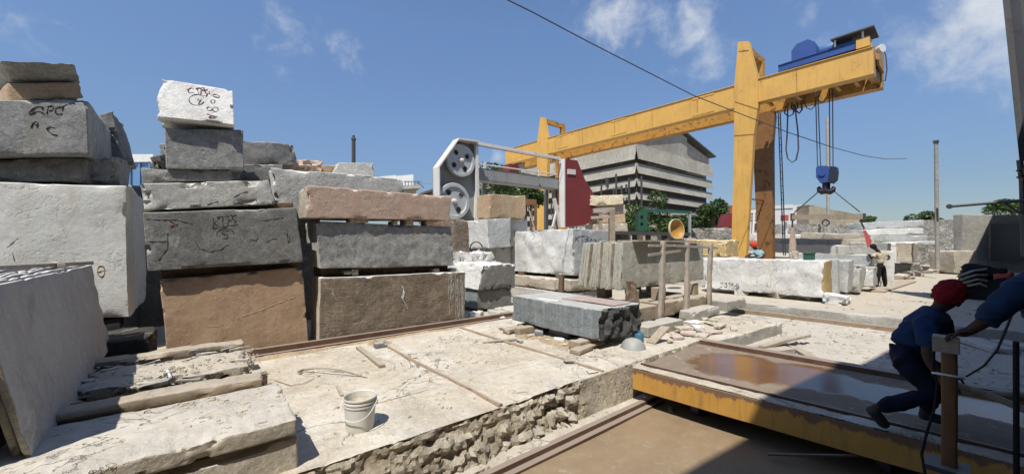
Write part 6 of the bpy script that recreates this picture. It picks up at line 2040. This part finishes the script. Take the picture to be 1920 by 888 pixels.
def person(label, J, shirt, trousers, hat, face, sc=1.0, hair=True, cuffs=.55, group=None, hands=True):
    """J: joint name -> world point. One continuous skin body; clothes, headgear and shoes are children."""
    base = Vector((J['pelvis'].x, J['pelvis'].y, min(p.z for p in J.values())))
    root = empty('person', tuple(base), label, 'person', group)
    rad = dict(pelvis=.085, spine=.075, chest=.085, neck=.05, jaw=.072, head=.088, crown=.07, sh=.048, el=.04, wr=.027, pa=.036, hip=.062, kn=.050, an=.036, to=.036)
    pts, E = {}, []

    def put(n_, p, r):
        pts[n_] = (p, r * sc)
    put('pelvis', J['pelvis'], rad['pelvis'])
    put('spine', J['spine'], rad['spine'])
    put('chest', J['chest'], rad['chest'])
    put('neck', J['neck'], rad['neck'])
    up = (J['head'] - J['neck']).normalized()
    put('jaw', J['head'] - up * .06 * sc + face * .025 * sc, rad['jaw'])
    put('head', J['head'], rad['head'])
    put('crown', J['head'] + up * .07 * sc, rad['crown'])
    E += [('pelvis', 'spine'), ('spine', 'chest'), ('chest', 'neck'), ('neck', 'jaw'), ('jaw', 'head'), ('head', 'crown')]
    for s_ in 'LR':
        for a, b, r in (('sh', 'chest', 'sh'), ('el', 'sh', 'el'), ('wr', 'el', 'wr')):
            put(a + s_, J[a + s_], rad[r])
            E.append((b if b == 'chest' else b + s_, a + s_))
        d = (J['wr' + s_] - J['el' + s_]).normalized()
        hd_ = J.get('ha' + s_, J['wr' + s_] + d * .09 * sc)
        put('pa' + s_, J['wr' + s_].lerp(hd_, .75), .034)
        E.append(('wr' + s_, 'pa' + s_))
        for a, b, r in (('hip', 'pelvis', 'hip'), ('kn', 'hip', 'kn'), ('an', 'kn', 'an'), ('to', 'an', 'to')):
            put(a + s_, J[a + s_], rad[r])
            E.append((b if b == 'pelvis' else b + s_, a + s_))
    vs, fs = skin_mesh(pts, E, 2)
    mb = MB().add(vs, fs)
    # nose, ears, eye sockets belong to the body mesh
    hp = J['head']
    side = face.cross(up).normalized()
    sphere(mb, hp + face * .092 * sc - up * .02 * sc, (.014 * sc, .022 * sc, .024 * sc), up, face, 10, 6)
    for s_ in (-1, 1):
        sphere(mb, hp + side * .088 * sc * s_ - up * .02 * sc, (.012 * sc, .02 * sc, .03 * sc), up, face, 10, 6)
        sphere(mb, hp + side * .032 * sc * s_ + face * .082 * sc + up * .012 * sc, (.015 * sc, .01 * sc, .009 * sc), up, face, 8, 6)
    sphere(mb, hp + face * .085 * sc - up * .062 * sc, (.026 * sc, .012 * sc, .01 * sc), up, face, 8, 6)
    # five fingers per hand, rooted in the palm
    for s_ in 'LR':
        w_ = J['wr' + s_]
        hd_ = J.get('ha' + s_, w_ + (w_ - J['el' + s_]).normalized() * .09 * sc)
        d = (hd_ - w_).normalized()
        nrm = J.get('pn' + s_, Vector((0, 0, -1)))
        sx = d.cross(nrm).normalized()
        nrm = sx.cross(d).normalized()
        pc = w_.lerp(hd_, .8)
        for f in range(5):
            if f < 4:
                st = pc + sx * (.022 - .0145 * f) * sc
                L_ = (.072, .08, .075, .058)[f] * sc
                p1 = st + d * L_ * .45 + sx * (.004 - .003 * f) * sc
                p2 = p1 + (d * .75 + nrm * .65).normalized() * L_ * .32
                p3 = p2 + (d * .25 + nrm * .95).normalized() * L_ * .26
                rr = .0085
            else:
                st = w_.lerp(hd_, .35) + sx * .026 * sc
                p1 = st + (d * .6 + sx * .8).normalized() * .035 * sc
                p2 = p1 + (d * .9 + sx * .2 + nrm * .3).normalized() * .03 * sc
                p3 = p2 + (d * .9 + nrm * .5).normalized() * .02 * sc
                rr = .010
            mb.tube([st - d * .02 * sc, st, p1, p2, p3], [rr * sc, rr * sc, rr * sc * .95, rr * sc * .85, rr * sc * .6], 8)
    mb.build('body', SKIN, root, smooth=70)
    # shirt
    ps_, E2 = {}, []

    def p2(n_, src, r):
        ps_[n_] = (src, r * sc)
    up_t = (J['chest'] - J['spine']).normalized()
    hem = J['pelvis'].lerp(J['spine'], .25)
    p2('hem', hem, .142)
    p2('spine', J['spine'], .132)
    p2('chest', J['chest'], .147)
    p2('neck', J['chest'].lerp(J['neck'], .72), .068)
    E2 += [('hem', 'spine'), ('spine', 'chest'), ('chest', 'neck')]
    for s_ in 'LR':
        p2('sh' + s_, J['sh' + s_], .076)
        p2('el' + s_, J['sh' + s_].lerp(J['el' + s_], min(cuffs * 1.6, 1)), .062)
        E2 += [('chest', 'sh' + s_), ('sh' + s_, 'el' + s_)]
        if cuffs > .7:
            p2('cu' + s_, J['el' + s_].lerp(J['wr' + s_], (cuffs - .7) * 2.2), .058)
            E2 += [('el' + s_, 'cu' + s_)]
    vs, fs = skin_mesh(ps_, E2, 3, 'chest')
    vs = [v + noise.noise_vector(v * 9) * .018 * sc + noise.noise_vector(Vector((v.x * 14, v.y * 14, v.z * 34))) * .010 * sc for v in vs]
    MB().add(vs, fs).build('shirt', shirt, root, smooth=80)
    pt2, E3 = {}, []
    pt2['w'] = (J['pelvis'].lerp(J['spine'], .35), .130 * sc)
    pt2['p'] = (J['pelvis'], .135 * sc)
    E3.append(('w', 'p'))
    for s_ in 'LR':
        pt2['h' + s_] = (J['hip' + s_], .108 * sc)
        pt2['k' + s_] = (J['kn' + s_], .078 * sc)
        pt2['m' + s_] = (J['kn' + s_].lerp(J['an' + s_], .45), .070 * sc)
        pt2['a' + s_] = (J['kn' + s_].lerp(J['an' + s_], .92), .058 * sc)
        E3 += [('p', 'h' + s_), ('h' + s_, 'k' + s_), ('k' + s_, 'm' + s_), ('m' + s_, 'a' + s_)]
    vs, fs = skin_mesh(pt2, E3, 3, 'p')
    vs = [v + noise.noise_vector(v * 8) * .016 * sc + noise.noise_vector(Vector((v.x * 14, v.y * 14, v.z * 34))) * .009 * sc for v in vs]
    MB().add(vs, fs).build('trousers', trousers, root, smooth=80)
    for s_ in 'LR':
        a, t = J['an' + s_], J['to' + s_]
        d = (t - a).normalized()
        pt3 = {'a': (a - d * .02 * sc, .048 * sc), 'm': (a.lerp(t, .5), .046 * sc), 't': (t + d * .03 * sc, .042 * sc)}
        vs, fs = skin_mesh(pt3, [('a', 'm'), ('m', 't')], 2, 'm')
        MB().add(vs, fs).build('shoe', SHOE, root, smooth=80)
    if hat is not None:
        c = hp + up * .045 * sc - face * .012 * sc
        t = MB()
        sphere(t, c, (.106 * sc, .108 * sc, .122 * sc), up, face, 64, 48, fn=lambda d: 1 + .075 * (abs(math.sin((d.z + .55 * abs(d.x)) * 8.5)) - .5) * (1 - .6 * abs(d.z)) + .06 * noise.noise(d * 2.5) + .02 * noise.noise(d * 9))
        t.build('turban', hat, root, smooth=80)
    elif hair:
        t = MB()
        sphere(t, hp + up * .035 * sc - face * .02 * sc, (.098 * sc, .105 * sc, .092 * sc), up, face, 24, 14, fn=lambda d: 1 + .05 * noise.noise(d * 6))
        t.build('hair', BLKC, root, smooth=80)
    return root


D_ = on_d
J1 = dict(pelvis=D_(1690, 664, 3.42), spine=D_(1708, 632, 3.42), chest=D_(1736, 598, 3.40), neck=D_(1762, 576, 3.38), head=D_(1776, 557, 3.36),
          shR=D_(1738, 604, 3.22), elR=D_(1740, 672, 3.12), wrR=D_(1768, 716, 3.02), haR=D_(1779, 728, 2.96),
          shL=D_(1762, 596, 3.56), elL=D_(1782, 655, 3.52), wrL=D_(1786, 702, 3.36), haL=D_(1786, 716, 3.29),
          hipR=D_(1694, 678, 3.33), knR=D_(1750, 738, 3.20), anR=D_(1634, 766, 3.30), toR=D_(1658, 795, 3.30),
          hipL=D_(1704, 674, 3.52), knL=D_(1776, 700, 3.48), anL=D_(1728, 776, 3.52), toL=D_(1764, 786, 3.46))
person('crouching worker in navy shirt and dark red turban on the trolley', J1, NAVY, NAVYD, TURB, (RT * .8 + FW * .45 + Vector((0, 0, -.45))).normalized(), sc=1.0, cuffs=.5)
J2 = dict(pelvis=D_(1990, 655, 3.10), spine=D_(1975, 600, 3.06), chest=D_(1948, 548, 3.00), neck=D_(1960, 478, 2.96), head=D_(1972, 438, 2.92),
          shR=D_(1905, 545, 2.62), elR=D_(1856, 596, 2.62), wrR=D_(1815, 622, 2.70), haR=D_(1786, 627, 2.74),
          shL=D_(1975, 540, 3.2), elL=D_(2030, 600, 3.1), wrL=D_(2030, 660, 2.9), pnR=Vector((-.3, 0, -1)),
          hipR=D_(1980, 670, 3.0), knR=D_(1960, 765, 2.85), anR=D_(1975, 868, 2.9), toR=D_(1950, 885, 2.86),
          hipL=D_(2010, 670, 3.2), knL=D_(2020, 770, 3.2), anL=D_(2025, 850, 3.2), toL=D_(2000, 858, 3.14))
person('worker in denim shirt reaching from the right edge to the top of the post', J2, DENIM, NAVYD, None, (RT * -.8 + FW * .1 + Vector((0, 0, -.3))).normalized(), sc=1.12, cuffs=.85)


def standing(px, dep, foot_y):
    pass


q = lambda x, y, d=0: D_(x, y, 14.6 + d)
J3 = dict(pelvis=q(1651, 497), spine=q(1650, 487), chest=q(1650, 476), neck=q(1644, 468), head=q(1638, 463),
          shR=q(1660, 475, -.05), elR=q(1668, 482, -.1), wrR=q(1665, 485, -.35), shL=q(1641, 476, .05), elL=q(1634, 484, -.2), wrL=q(1630, 478, -.4),
          hipR=q(1655, 500), knR=q(1658, 519), anR=q(1660, 538, .1), toR=q(1664, 541, -.1), hipL=q(1647, 500), knL=q(1646, 519), anL=q(1644, 538), toL=q(1641, 541, -.2))
person('far worker in cream shirt standing by the red clamp plate', J3, CREAM, BLKC, None, (-RT * .7 - FW * .3 - Vector((0, 0, .4))).normalized(), sc=1.02, cuffs=.45)
q = lambda x, y, d=0: D_(x, y, 13.3 + d)
J4 = dict(pelvis=q(1424, 488), spine=q(1424, 480), chest=q(1420, 473), neck=q(1417, 466), head=q(1414, 460.5),
          shR=q(1428, 472), elR=q(1433, 480, -.1), wrR=q(1424, 484, -.2), shL=q(1411, 471, .05), elL=q(1405, 478), wrL=q(1400, 480, -.2),
          hipR=q(1428, 489), knR=q(1431, 496, -.35), anR=q(1431, 515, -.3), toR=q(1430, 519, -.45), hipL=q(1420, 489), knL=q(1412, 496, -.35), anL=q(1412, 515, -.3), toL=q(1410, 519, -.45))
person('far worker with orange turban bending behind the ochre ended block', J4, CYAN, BLKC, TURBO, (-RT * .8 - Vector((0, 0, .35)) - FW * .2).normalized(), sc=1.0, cuffs=.45)
bbox_block('stone_block', 'pale low block under the orange turbaned worker', 'stone block', (14.95, 15.6, 4.6, 5.6, 0, .75), BEIGE, seed=780, cell=.15, chip=.05)
